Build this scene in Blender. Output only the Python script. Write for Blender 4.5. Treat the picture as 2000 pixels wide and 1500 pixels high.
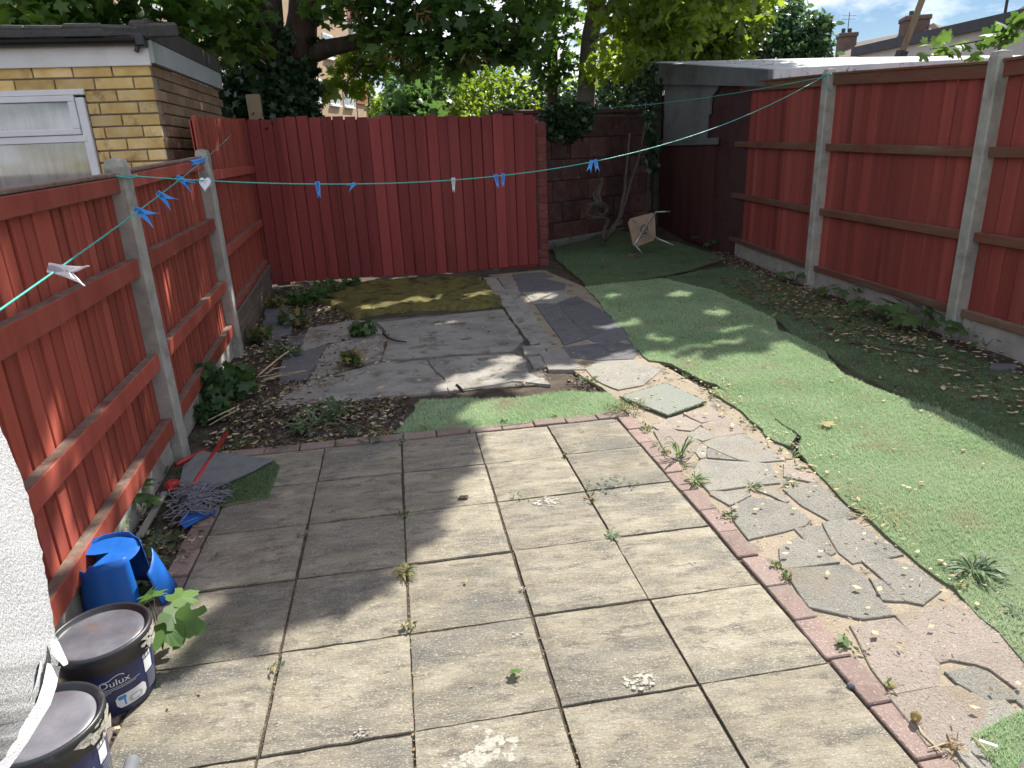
import bpy, math, random
import numpy as np
from mathutils import Vector, Matrix, Euler, noise as mnoise

random.seed(7)
rng = np.random.default_rng(11)
S = bpy.context.scene
for o in list(bpy.data.objects):
    bpy.data.objects.remove(o)
COL = S.collection

# ------------------------------------------------------------------ camera
CAM = np.array([0.9823, -3.9115, 1.6277])
cd = bpy.data.cameras.new('camera')
cam = bpy.data.objects.new('camera', cd)
COL.objects.link(cam)
cam.location = CAM
cam.rotation_euler = (1.24385, 0.040525, -0.16796)
cd.sensor_width = 36.0
cd.lens = 36.0 * 1351.4 / 2000
cd.clip_start = 0.05
cd.clip_end = 2000
S.camera = cam

# ------------------------------------------------------------------ sky and sun
SUN = Vector((0.486, 0.478, 0.731)).normalized()
elev = math.asin(SUN.z)
azim = math.atan2(SUN.x, SUN.y)
w = bpy.data.worlds.new('World')
S.world = w
w.use_nodes = True
nt = w.node_tree
nt.nodes.clear()
out = nt.nodes.new('ShaderNodeOutputWorld')
bg = nt.nodes.new('ShaderNodeBackground')
sky = nt.nodes.new('ShaderNodeTexSky')
sky.sky_type = 'NISHITA'
sky.sun_disc = False
sky.sun_elevation = elev
sky.sun_rotation = azim
sky.air_density = 1.0
sky.dust_density = 0.15
sky.ozone_density = 1.6
tc = nt.nodes.new('ShaderNodeTexCoord')
mp = nt.nodes.new('ShaderNodeMapping')
mp.inputs['Location'].default_value = (5.5, 8.8, 0.9)
mp.inputs['Scale'].default_value = (1.0, 1.0, 2.6)
cn = nt.nodes.new('ShaderNodeTexNoise')
cn.inputs['Scale'].default_value = 5.0
cn.inputs['Detail'].default_value = 9.0
cn.inputs['Roughness'].default_value = 0.55
cr = nt.nodes.new('ShaderNodeValToRGB')
cr.color_ramp.elements[0].position = 0.42
cr.color_ramp.elements[1].position = 0.58
cmix = nt.nodes.new('ShaderNodeMix')
cmix.data_type = 'RGBA'
cmix.inputs['B'].default_value = (8.0, 8.2, 8.9, 1)
nt.links.new(tc.outputs['Generated'], mp.inputs['Vector'])
nt.links.new(mp.outputs['Vector'], cn.inputs['Vector'])
nt.links.new(cn.outputs['Fac'], cr.inputs['Fac'])
nt.links.new(cr.outputs['Color'], cmix.inputs['Factor'])
hsv = nt.nodes.new('ShaderNodeHueSaturation')
hsv.inputs['Hue'].default_value = 0.512
hsv.inputs['Saturation'].default_value = 1.3
hsv.inputs['Value'].default_value = 0.46
nt.links.new(sky.outputs['Color'], hsv.inputs['Color'])
nt.links.new(hsv.outputs['Color'], cmix.inputs['A'])
nt.links.new(cmix.outputs['Result'], bg.inputs['Color'])
bg.inputs['Strength'].default_value = 0.10
nt.links.new(bg.outputs['Background'], out.inputs['Surface'])

sd = bpy.data.lights.new('sun', 'SUN')
sd.energy = 4.6
sd.angle = math.radians(0.45)
sd.color = (1.0, 0.95, 0.86)
sun = bpy.data.objects.new('sun', sd)
COL.objects.link(sun)
sun.rotation_euler = SUN.to_track_quat('Z', 'Y').to_euler()
sun.location = (6, 6, 12)

S.render.engine = 'CYCLES'
S.view_settings.view_transform = 'Standard'
S.view_settings.look = 'None'
S.view_settings.exposure = 1.0
S.view_settings.gamma = 1.0
S.view_settings.use_curve_mapping = False
S.cycles.max_bounces = 8
S.cycles.transparent_max_bounces = 8

# ------------------------------------------------------------------ measuring helpers
CM = np.array(Euler(cam.rotation_euler).to_matrix())


def ray(x, y):
    return CM @ np.array([(x - 1000) / 1351.4, -(y - 750) / 1351.4, -1.0])


def G(x, y, z=0.0):                      # point at height z on the line of sight
    d = ray(x, y)
    p = CAM + d * ((z - CAM[2]) / d[2])
    return Vector(p)


def D(x, y, dist):                       # point at a horizontal distance from the camera
    d = ray(x, y)
    return Vector(CAM + d * dist / math.hypot(d[0], d[1]))


def gz(x, y):                            # the ground lifts a little towards the back wall
    a = min(max((y - 7.2) / 2.0, 0), 1)
    b = min(max((x - 3.5) / 1.8, 0), 1)
    return 0.17 * a * a * (3 - 2 * a) * b


# ------------------------------------------------------------------ material helpers
def rgb(c):
    return (c[0], c[1], c[2], 1)


def pmat(name, cols, scale=6, rough=0.85, bump=0.3, bscale=60, stretch=(1, 1, 1), var=0.12,
         spots=(), spec=0.25, detail=8, bdist=0.01, transl=0.0, metal=0.0, grit=None):
    m = bpy.data.materials.new(name)
    m.use_nodes = True
    t = m.node_tree
    N, L = t.nodes, t.links
    b = N['Principled BSDF']
    b.inputs['Roughness'].default_value = rough
    b.inputs['Specular IOR Level'].default_value = spec
    b.inputs['Metallic'].default_value = metal
    co = N.new('ShaderNodeTexCoord')
    oi = N.new('ShaderNodeObjectInfo')
    ma = N.new('ShaderNodeVectorMath')
    ma.operation = 'MULTIPLY_ADD'
    mm = N.new('ShaderNodeCombineXYZ')
    for i, k in enumerate((37.0, 17.0, 23.0)):
        mu = N.new('ShaderNodeMath')
        mu.operation = 'MULTIPLY'
        mu.inputs[1].default_value = k
        L.new(oi.outputs['Random'], mu.inputs[0])
        L.new(mu.outputs[0], mm.inputs[i])
    L.new(co.outputs['Object'], ma.inputs[0])
    ma.inputs[1].default_value = stretch
    L.new(mm.outputs[0], ma.inputs[2])
    vec = ma.outputs[0]

    def noi(sc, de=detail, r=0.6):
        n = N.new('ShaderNodeTexNoise')
        n.inputs['Scale'].default_value = sc
        n.inputs['Detail'].default_value = de
        n.inputs['Roughness'].default_value = r
        L.new(vec, n.inputs['Vector'])
        return n.outputs['Fac']
    ramp = N.new('ShaderNodeValToRGB')
    els = ramp.color_ramp.elements
    k = len(cols)
    for i, c in enumerate(cols):
        pos = 0.32 + 0.36 * i / max(k - 1, 1)
        e = els[i] if i < 2 else els.new(pos)
        e.position = pos
        e.color = rgb(c)
    L.new(noi(scale), ramp.inputs['Fac'])
    cur = ramp.outputs['Color']
    for (c, sc, lo, hi) in spots:
        r2 = N.new('ShaderNodeValToRGB')
        r2.color_ramp.elements[0].position = lo
        r2.color_ramp.elements[1].position = hi
        L.new(noi(sc, 5, 0.65), r2.inputs['Fac'])
        mx = N.new('ShaderNodeMix')
        mx.data_type = 'RGBA'
        L.new(r2.outputs['Color'], mx.inputs['Factor'])
        L.new(cur, mx.inputs['A'])
        mx.inputs['B'].default_value = rgb(c)
        cur = mx.outputs['Result']
    if var:
        hs = N.new('ShaderNodeHueSaturation')
        mr = N.new('ShaderNodeMapRange')
        mr.inputs['To Min'].default_value = 1 - var
        mr.inputs['To Max'].default_value = 1 + var
        L.new(oi.outputs['Random'], mr.inputs['Value'])
        L.new(mr.outputs['Result'], hs.inputs['Value'])
        L.new(cur, hs.inputs['Color'])
        cur = hs.outputs['Color']
    L.new(cur, b.inputs['Base Color'])
    if bump:
        bp = N.new('ShaderNodeBump')
        bp.inputs['Strength'].default_value = bump
        bp.inputs['Distance'].default_value = bdist
        L.new(noi(bscale, 6, 0.65), bp.inputs['Height'])
        if grit:
            b2_ = N.new('ShaderNodeBump')
            b2_.inputs['Strength'].default_value = grit[1]
            b2_.inputs['Distance'].default_value = .004
            L.new(noi(grit[0], 3, 0.7), b2_.inputs['Height'])
            L.new(b2_.outputs['Normal'], bp.inputs['Normal'])
        L.new(bp.outputs['Normal'], b.inputs['Normal'])
    if transl:
        tr = N.new('ShaderNodeBsdfTranslucent')
        hs2 = N.new('ShaderNodeHueSaturation')
        hs2.inputs['Hue'].default_value = 0.478
        hs2.inputs['Saturation'].default_value = 1.12
        hs2.inputs['Value'].default_value = 2.4
        L.new(cur, hs2.inputs['Color'])
        L.new(hs2.outputs['Color'], tr.inputs['Color'])
        ms = N.new('ShaderNodeMixShader')
        ms.inputs[0].default_value = transl
        L.new(b.outputs[0], ms.inputs[1])
        L.new(tr.outputs[0], ms.inputs[2])
        L.new(ms.outputs[0], N['Material Output'].inputs['Surface'])
    return m


def leafmat(name, a, b, c, transl=0.4, rough=0.42):
    m = pmat(name, [a, b, c], scale=0.9, rough=rough, bump=0, var=0.1, transl=transl, spec=0.45, detail=4)
    return m


MT = {}
MT['soil'] = pmat('soil', [(.048, .037, .027), (.082, .065, .049), (.13, .106, .08)], scale=7, bump=1, bscale=45, bdist=.02,
                  spots=[((.17, .13, .085), 55, .60, .66), ((.014, .011, .008), 30, .62, .72)], var=0)
MT['mortar'] = pmat('sandy_mortar', [(.25, .208, .15), (.335, .28, .205), (.29, .245, .19)], scale=4, bump=.7, bscale=70, grit=(160, .8),
                    spots=[((.13, .11, .09), 5, .54, .66), ((.42, .38, .31), 100, .58, .64), ((.11, .095, .08), 110, .60, .66)], var=0)
MT['slab'] = pmat('riven_slab', [(.20, .178, .138), (.285, .255, .192), (.355, .325, .255)], scale=5, bump=.9, bscale=13,
                  stretch=(1.0, 2.4, 1), bdist=.014, var=.09, grit=(190, .75),
                  spots=[((.155, .14, .115), 9, .52, .66), ((.15, .145, .13), 1.7, .50, .70), ((.48, .45, .37), 120, .56, .63),
                         ((.085, .078, .066), 105, .60, .66), ((.50, .48, .42), 22, .69, .71)])
MT['border'] = pmat('red_border_brick', [(.205, .148, .13), (.27, .198, .173), (.25, .19, .168)], scale=9, bump=.6, bscale=90, var=.16, grit=(200, .6),
                    spots=[((.44, .36, .33), 110, .58, .64), ((.11, .075, .065), 8, .6, .75), ((.22, .20, .17), 4, .56, .72)])
MT['stone_grey'] = pmat('grey_stone', [(.25, .24, .215), (.335, .32, .28), (.295, .28, .245)], scale=5, bump=.8, bscale=95, var=.2, grit=(190, .9),
                        spots=[((.44, .42, .37), 110, .57, .63), ((.09, .09, .085), 120, .59, .65), ((.33, .27, .19), 3.5, .54, .72)])
MT['stone_pink'] = pmat('pink_stone', [(.31, .265, .225), (.385, .325, .28), (.345, .295, .25)], scale=5, bump=.8, bscale=95, var=.16, grit=(190, .9),
                        spots=[((.47, .42, .37), 110, .57, .63), ((.13, .11, .10), 120, .59, .65), ((.33, .27, .19), 3.5, .54, .72)])
MT['stone_dark'] = pmat('dark_slate', [(.105, .105, .115), (.15, .15, .16), (.13, .125, .12)], scale=5, bump=.6, bscale=70, var=.12,
                        spots=[((.24, .22, .19), 12, .60, .72), ((.06, .06, .06), 40, .62, .72)])
MT['concrete'] = pmat('old_concrete', [(.215, .205, .18), (.295, .28, .25), (.345, .33, .29)], scale=3, bump=.7, bscale=40, var=.06, grit=(150, .6),
                      spots=[((.115, .10, .082), 5, .52, .68), ((.40, .38, .33), 60, .64, .70), ((.07, .06, .05), 25, .68, .74)])
MT['concrete_dirty'] = pmat('dirty_concrete', [(.10, .09, .075), (.16, .15, .13), (.20, .185, .16)], scale=5, bump=.9, bscale=50, var=0,
                            spots=[((.05, .04, .032), 6, .54, .66)])
MT['post'] = pmat('concrete_post', [(.29, .28, .25), (.40, .385, .34), (.46, .44, .40)], scale=6, bump=.6, bscale=120, var=.06,
                  spots=[((.12, .115, .09), 110, .63, .70), ((.20, .20, .15), 4, .58, .75)])
MT['gravelboard'] = pmat('concrete_gravel_board', [(.27, .25, .215), (.36, .34, .30), (.42, .40, .35)], scale=4, bump=.4, bscale=60, var=.05,
                         spots=[((.18, .12, .10), 3, .56, .75), ((.14, .13, .10), 9, .62, .74)])


def redwood(name, a, b, c, extra=()):
    return pmat(name, [a, b, c], scale=5, bump=.35, bscale=35, stretch=(1.0, 1.0, .10), rough=.72, var=.24, spec=.3,
                spots=[((a[0] * .42, a[1] * .45, a[2] * .45), 2.2, .60, .78)] + list(extra))


MT['red_left'] = redwood('red_stained_wood', (.28, .058, .038), (.36, .078, .051), (.41, .102, .067),
                         [((.33, .22, .18), 26, .72, .76)])
MT['red_back'] = redwood('dark_red_stained_wood', (.215, .040, .037), (.27, .050, .046), (.305, .067, .060),
                         [((.06, .018, .016), 9, .66, .74)])
MT['red_right'] = redwood('brick_red_stained_wood', (.22, .043, .034), (.285, .060, .048), (.33, .086, .066),
                          [((.16, .10, .07), 3.0, .66, .82)])
MT['rail_top'] = pmat('weathered_rail', [(.16, .10, .075), (.22, .16, .125), (.19, .07, .05)], scale=9, bump=.5, bscale=50, var=.1,
                      spots=[((.32, .28, .24), 14, .56, .70)])
MT['rail_right'] = pmat('brown_rail', [(.13, .05, .033), (.17, .085, .055), (.19, .05, .035)], scale=6, bump=.4, bscale=50, var=.1,
                        stretch=(1, .2, 1), spots=[((.20, .155, .10), 5, .55, .72)])
MT['yellow_brick'] = pmat('yellow_brick', [(.54, .35, .125), (.66, .47, .19), (.72, .56, .30)], scale=6, bump=.35, bscale=60, var=.22,
                          spots=[((.36, .19, .08), 5, .54, .70), ((.62, .52, .33), 9, .66, .75)])
MT['brown_brick'] = pmat('stock_brick', [(.22, .145, .085), (.30, .20, .12), (.25, .18, .12)], scale=6, bump=.5, bscale=60, var=.2,
                         spots=[((.13, .10, .07), 5, .58, .74)])
MT['brick_mortar'] = pmat('grey_mortar', [(.26, .23, .18), (.34, .30, .24)], scale=9, bump=.5, bscale=90, var=0)
MT['garage_wall'] = pmat('shaded_red_wall_paint', [(.055, .024, .024), (.080, .033, .032), (.065, .04, .037)], scale=4, bump=.6, bscale=40, var=0)  # darker copy of the red block paint, shade put into its colour
MT['red_block'] = pmat('red_painted_block', [(.12, .052, .048), (.155, .072, .066), (.165, .115, .10)], scale=6, bump=.9, bscale=40, var=.3,
                       spots=[((.21, .175, .14), 13, .60, .68), ((.06, .045, .04), 4, .58, .75)])
MT['block_mortar'] = pmat('worn_wall_mortar', [(.17, .13, .105), (.22, .185, .15), (.12, .06, .05)], scale=7, bump=.6, bscale=50, var=0)
MT['pillar_brick'] = pmat('red_painted_brick', [(.165, .038, .034), (.21, .055, .048), (.18, .085, .07)], scale=9, bump=.6, bscale=60, var=.14,
                          spots=[((.36, .29, .25), 22, .66, .72)])
MT['low_brick'] = pmat('old_grey_brick', [(.13, .105, .085), (.19, .15, .12), (.16, .095, .075)], scale=8, bump=.7, bscale=60, var=.2)
MT['white_paint'] = pmat('white_paint', [(.66, .65, .61), (.76, .75, .72), (.72, .71, .68)], scale=4, bump=.1, bscale=50, rough=.5, var=.03,
                         spots=[((.42, .39, .33), 20, .70, .78)])
MT['window_white'] = pmat('window_white_paint', [(.70, .70, .70), (.78, .78, .78)], scale=5, bump=.1, bscale=40, rough=.4, var=.02,
                          spots=[((.45, .42, .38), 24, .70, .76)])
MT['grey_paint'] = pmat('grey_green_paint', [(.33, .36, .34), (.40, .43, .41)], scale=4, bump=.1, bscale=30, rough=.6, var=.02)
MT['felt'] = pmat('roof_felt', [(.05, .048, .045), (.085, .08, .075), (.065, .06, .055)], scale=8, bump=.6, bscale=80, var=.05,
                  spots=[((.16, .14, .11), 30, .64, .70)])
MT['gutter'] = pmat('black_gutter', [(.012, .012, .013), (.02, .02, .021)], scale=5, bump=.05, rough=.35, var=0, spec=.5)
MT['curtain'] = pmat('net_curtain', [(.22, .215, .22), (.34, .33, .335), (.42, .41, .41)], scale=7, bump=0, stretch=(2.2, 1, .12), var=0)
MT['whitewash'] = pmat('worn_whitewash', [(.135, .142, .145), (.19, .195, .195), (.165, .17, .165)], scale=5, bump=.4, bscale=40, var=.08)
MT['roof_white'] = pmat('pale_roof_coating', [(.50, .50, .49), (.66, .66, .65), (.60, .60, .58)], scale=2, bump=.3, bscale=30, var=0,
                        spots=[((.25, .22, .18), 4, .60, .74)])
MT['garage_fascia'] = pmat('stained_concrete_fascia', [(.10, .11, .11), (.145, .155, .15), (.17, .18, .175)], scale=3, bump=.3, bscale=40, var=0)
MT['fascia_stain'] = pmat('stained_white_fascia', [(.52, .51, .52), (.62, .61, .62), (.56, .55, .54)], scale=4, bump=.2, bscale=30, var=0,
                          spots=[((.10, .09, .085), 9, .58, .68)])
MT['bark'] = pmat('bark', [(.045, .034, .026), (.075, .057, .044), (.10, .078, .06)], scale=9, bump=1, bscale=22, stretch=(1, 1, .25), bdist=.03, var=.05)
MT['bark_red'] = pmat('ruddy_bark', [(.05, .030, .022), (.085, .05, .037), (.11, .072, .055)], scale=9, bump=1, bscale=22, stretch=(1, 1, .25), bdist=.03, var=.05)
MT['bark_grey'] = pmat('smooth_grey_bark', [(.085, .076, .068), (.125, .112, .10), (.155, .14, .125)], scale=6, bump=.5, bscale=25, stretch=(1, 1, .4), var=.05)
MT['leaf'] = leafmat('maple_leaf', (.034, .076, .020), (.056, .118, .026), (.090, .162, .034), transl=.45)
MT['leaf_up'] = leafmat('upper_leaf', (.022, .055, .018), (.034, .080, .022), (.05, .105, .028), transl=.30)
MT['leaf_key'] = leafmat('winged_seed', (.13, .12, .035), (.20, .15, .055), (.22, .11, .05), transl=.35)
MT['leaf_bright'] = leafmat('sunlit_leaf', (.080, .145, .026), (.13, .205, .036), (.18, .26, .046), transl=.5)  # brighter copy of the leaf green, sunlight put into its colour
MT['leaf_mid'] = leafmat('bush_leaf', (.042, .095, .032), (.07, .14, .042), (.10, .185, .055), transl=.35, rough=.35)
MT['leaf_glossy'] = leafmat('glossy_bush_leaf', (.036, .085, .036), (.062, .125, .05), (.09, .165, .066), transl=.28, rough=.28)
MT['ivy'] = leafmat('ivy_leaf', (.014, .036, .016), (.024, .055, .022), (.036, .075, .028), transl=.15, rough=.3)
MT['weed'] = leafmat('weed_leaf', (.040, .085, .025), (.065, .125, .035), (.10, .16, .055), transl=.3, rough=.55)
MT['weed_dark'] = leafmat('dark_weed_leaf', (.028, .068, .028), (.045, .095, .036), (.065, .125, .05), transl=.3, rough=.5)
MT['weed_silver'] = leafmat('grey_green_weed_leaf', (.085, .13, .075), (.12, .17, .10), (.17, .22, .14), transl=.25, rough=.6)
MT['weed_dry'] = leafmat('dry_weed', (.20, .17, .055), (.28, .23, .09), (.34, .28, .15), transl=.2, rough=.7)
MT['seedling'] = leafmat('seedling_leaf', (.055, .125, .028), (.085, .175, .038), (.12, .22, .055), transl=.35, rough=.5)
MT['straw'] = pmat('straw', [(.40, .33, .19), (.52, .44, .28), (.30, .22, .12)], scale=20, bump=0, var=.2)
MT['deadleaf'] = pmat('dead_leaf', [(.13, .075, .035), (.24, .155, .075), (.33, .245, .14)], scale=3.1, bump=.2, var=.2, detail=2)
MT['twig'] = pmat('twig', [(.06, .042, .03), (.10, .075, .055)], scale=20, bump=.3, var=.2)
MT['turf_back'] = pmat('turf_backing', [(.12, .16, .085), (.16, .20, .11), (.14, .17, .10)], scale=25, bump=.6, bscale=220, var=.05,
                       spots=[((.13, .115, .07), 3, .60, .75)])
MT['turf'] = pmat('turf_pile', [(.265, .405, .225), (.345, .485, .29), (.41, .52, .35)], scale=2.2, bump=0, rough=.55, spec=.35, var=.05,
                  spots=[((.58, .53, .38), 90, .58, .64), ((.40, .37, .26), 2.6, .52, .72), ((.17, .26, .12), 60, .60, .66)], transl=.2)
MT['turf_dark'] = pmat('turf_pile_dark', [(.085, .15, .075), (.12, .195, .095), (.135, .20, .10)], scale=2.2, bump=0, rough=.6, spec=.3, var=.05,  # shaded copy of the turf pile, the shade is in its darker colour
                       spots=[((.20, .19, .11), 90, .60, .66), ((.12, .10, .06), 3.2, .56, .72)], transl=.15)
MT['turf_under'] = pmat('turf_underside', [(.155, .165, .165), (.20, .21, .21), (.175, .18, .18)], scale=9, bump=.3, bscale=120, var=0)
MT['mat_grey'] = pmat('grey_green_mat', [(.215, .235, .20), (.27, .29, .25), (.245, .26, .225)], scale=30, bump=.8, bscale=160, var=0,
                      spots=[((.34, .38, .31), 150, .58, .66)])
MT['moss'] = pmat('moss', [(.13, .115, .034), (.185, .165, .052), (.11, .095, .038)], scale=7, bump=1, bscale=60, bdist=.02, var=0,
                  spots=[((.055, .042, .025), 5, .50, .66), ((.28, .24, .06), 40, .60, .70)])
MT['blue'] = pmat('blue_plastic', [(.008, .095, .40), (.012, .125, .47)], scale=3, bump=.06, bscale=8, rough=.42, var=.04, spec=.45)
MT['blue_peg'] = pmat('blue_peg_plastic', [(.05, .27, .72), (.06, .31, .80)], scale=9, bump=0, rough=.35, var=.06, spec=.5)
MT['white_peg'] = pmat('white_peg_plastic', [(.68, .68, .74), (.75, .75, .80)], scale=9, bump=0, rough=.35, var=.02, spec=.5)
MT['tub_black'] = pmat('tub_black_plastic', [(.018, .019, .023), (.028, .03, .036)], scale=6, bump=.1, bscale=30, rough=.4, var=.02, spec=.5,
                       spots=[((.10, .12, .115), 10, .60, .72)])
MT['tub_lid'] = pmat('tub_lid', [(.078, .080, .098), (.13, .132, .152), (.20, .20, .222)], scale=4.5, bump=.15, bscale=30, rough=.33, var=.04, spec=.6,
                     spots=[((.14, .10, .09), 12, .60, .72)])
MT['tub_navy'] = pmat('tub_navy', [(.016, .022, .085), (.021, .029, .105)], scale=4, bump=0, rough=.32, var=.02, spec=.5,
                      spots=[((.05, .05, .08), 30, .70, .76)])
MT['tub_print'] = pmat('tub_print_white', [(.60, .62, .65), (.70, .71, .73)], scale=15, bump=0, rough=.5, var=0,
                       spots=[((.30, .32, .34), 22, .64, .72)])
MT['tub_lightblue'] = pmat('tub_print_blue', [(.05, .23, .48), (.07, .27, .53)], scale=9, bump=0, rough=.5, var=0)
MT['tub_grey'] = pmat('tub_print_grey', [(.40, .42, .43), (.48, .49, .50)], scale=9, bump=0, rough=.5, var=0)
MT['spilt'] = pmat('dried_paint', [(.33, .315, .265), (.44, .425, .37)], scale=40, bump=.8, bscale=60, rough=.6, var=0)
MT['red_handle'] = pmat('red_metal_tube', [(.40, .025, .025), (.47, .035, .032)], scale=9, bump=.1, rough=.35, var=.05, spec=.5,
                        spots=[((.25, .10, .08), 25, .64, .72)])
MT['mop_yarn'] = pmat('grey_yarn', [(.15, .15, .175), (.23, .23, .26), (.30, .30, .33)], scale=40, bump=.6, bscale=300, var=.05)
MT['dark_plastic'] = pmat('dark_plastic', [(.025, .027, .035), (.04, .042, .05)], scale=9, bump=.1, rough=.45, var=0)
MT['towel'] = pmat('white_terry', [(.44, .45, .47), (.56, .57, .59), (.64, .65, .66)], scale=260, bump=1, bscale=240, bdist=.010, rough=.95, var=0, detail=3)
MT['towel_hem'] = pmat('white_hem', [(.70, .70, .73), (.78, .78, .80)], scale=30, bump=.6, bscale=420, bdist=.003, rough=.9, var=0)
MT['steel'] = pmat('dull_steel', [(.40, .40, .42), (.52, .52, .54)], scale=30, bump=.05, rough=.35, var=.05, metal=.85)
MT['tube_grey'] = pmat('grey_tube', [(.17, .18, .20), (.23, .24, .26)], scale=30, bump=.05, rough=.4, var=.05, metal=.3)
MT['seat_beige'] = pmat('beige_seat', [(.28, .205, .14), (.36, .275, .19), (.33, .25, .18)], scale=6, bump=.3, bscale=60, var=.03,
                        spots=[((.17, .12, .085), 6, .60, .74)])
MT['cord'] = pmat('teal_cord', [(.03, .34, .28), (.045, .42, .35), (.07, .46, .42)], scale=60, bump=.3, bscale=400, rough=.35, var=.02, spec=.6)
MT['timber'] = pmat('bare_timber', [(.23, .165, .095), (.32, .24, .15), (.28, .22, .15)], scale=5, bump=.4, bscale=40, stretch=(1, 1, .12), var=.05)
MT['grey_timber'] = pmat('grey_timber', [(.23, .215, .19), (.31, .295, .265)], scale=8, bump=.5, bscale=50, stretch=(1, .12, 1), var=.05)
MT['flat_brick'] = pmat('far_brick', [(.33, .235, .15), (.40, .29, .19), (.36, .27, .185)], scale=1.2, bump=.4, bscale=9, var=.03)
MT['flat_red'] = pmat('far_red_panel', [(.27, .085, .065), (.34, .12, .09)], scale=2, bump=.2, bscale=9, var=.04)
MT['far_glass'] = pmat('far_window_glass', [(.25, .30, .34), (.36, .41, .45)], scale=1.5, bump=0, rough=.12, var=.1, spec=.7)
MT['far_white'] = pmat('far_white_frame', [(.72, .73, .74), (.78, .79, .80)], scale=4, bump=0, rough=.4, var=.02)
MT['pipe'] = pmat('dark_pipe', [(.03, .03, .032), (.045, .045, .047)], scale=4, bump=0, rough=.5, var=.05)
MT['roof_tile'] = pmat('brown_roof_tile', [(.085, .066, .056), (.115, .09, .078), (.10, .08, .07)], scale=3, bump=.6, bscale=30, var=.03)
MT['render'] = pmat('cream_render', [(.58, .57, .53), (.66, .65, .61)], scale=2, bump=.2, bscale=40, var=.02)
MT['dark_fascia'] = pmat('dark_grey_fascia', [(.05, .055, .065), (.075, .08, .09)], scale=3, bump=.05, rough=.5, var=.02)
MT['chimney_brick'] = pmat('chimney_brick', [(.13, .085, .07), (.18, .125, .10)], scale=4, bump=.5, bscale=20, var=.05)
MT['far_roof'] = pmat('far_grey_roof', [(.16, .15, .14), (.2, .19, .18)], scale=2, bump=.2, bscale=10, var=.02)
MT['vine_bark'] = pmat('pale_vine_bark', [(.075, .062, .05), (.125, .105, .082), (.055, .045, .036)], scale=12, bump=.8, bscale=60, var=.08)
MT['black'] = pmat('black_rubber', [(.012, .012, .013), (.02, .02, .02)], scale=9, bump=.1, rough=.4, var=0)
MT['plastic_white'] = pmat('white_door_plastic', [(.72, .72, .72), (.76, .76, .76)], scale=3, bump=0, rough=.35, var=0)
MT['bench_red'] = pmat('dark_red_door_paint', [(.06, .022, .022), (.085, .028, .027), (.075, .036, .033)], scale=5, bump=.4, bscale=30, stretch=(1, 1, .15), var=.1)

g = MT['towel'].node_tree                      # terry: add a second, coarser pile relief

# glass for the outhouse window
gm = bpy.data.materials.new('window_glass')
gm.use_nodes = True
_N, _L = gm.node_tree.nodes, gm.node_tree.links
_t = _N.new('ShaderNodeBsdfTransparent')
_g = _N.new('ShaderNodeBsdfGlossy')
_g.inputs['Roughness'].default_value = .03
_m = _N.new('ShaderNodeMixShader')
_m.inputs[0].default_value = .14
_L.new(_t.outputs[0], _m.inputs[1])
_L.new(_g.outputs[0], _m.inputs[2])
_L.new(_m.outputs[0], _N['Material Output'].inputs['Surface'])
MT['glass'] = gm


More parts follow.
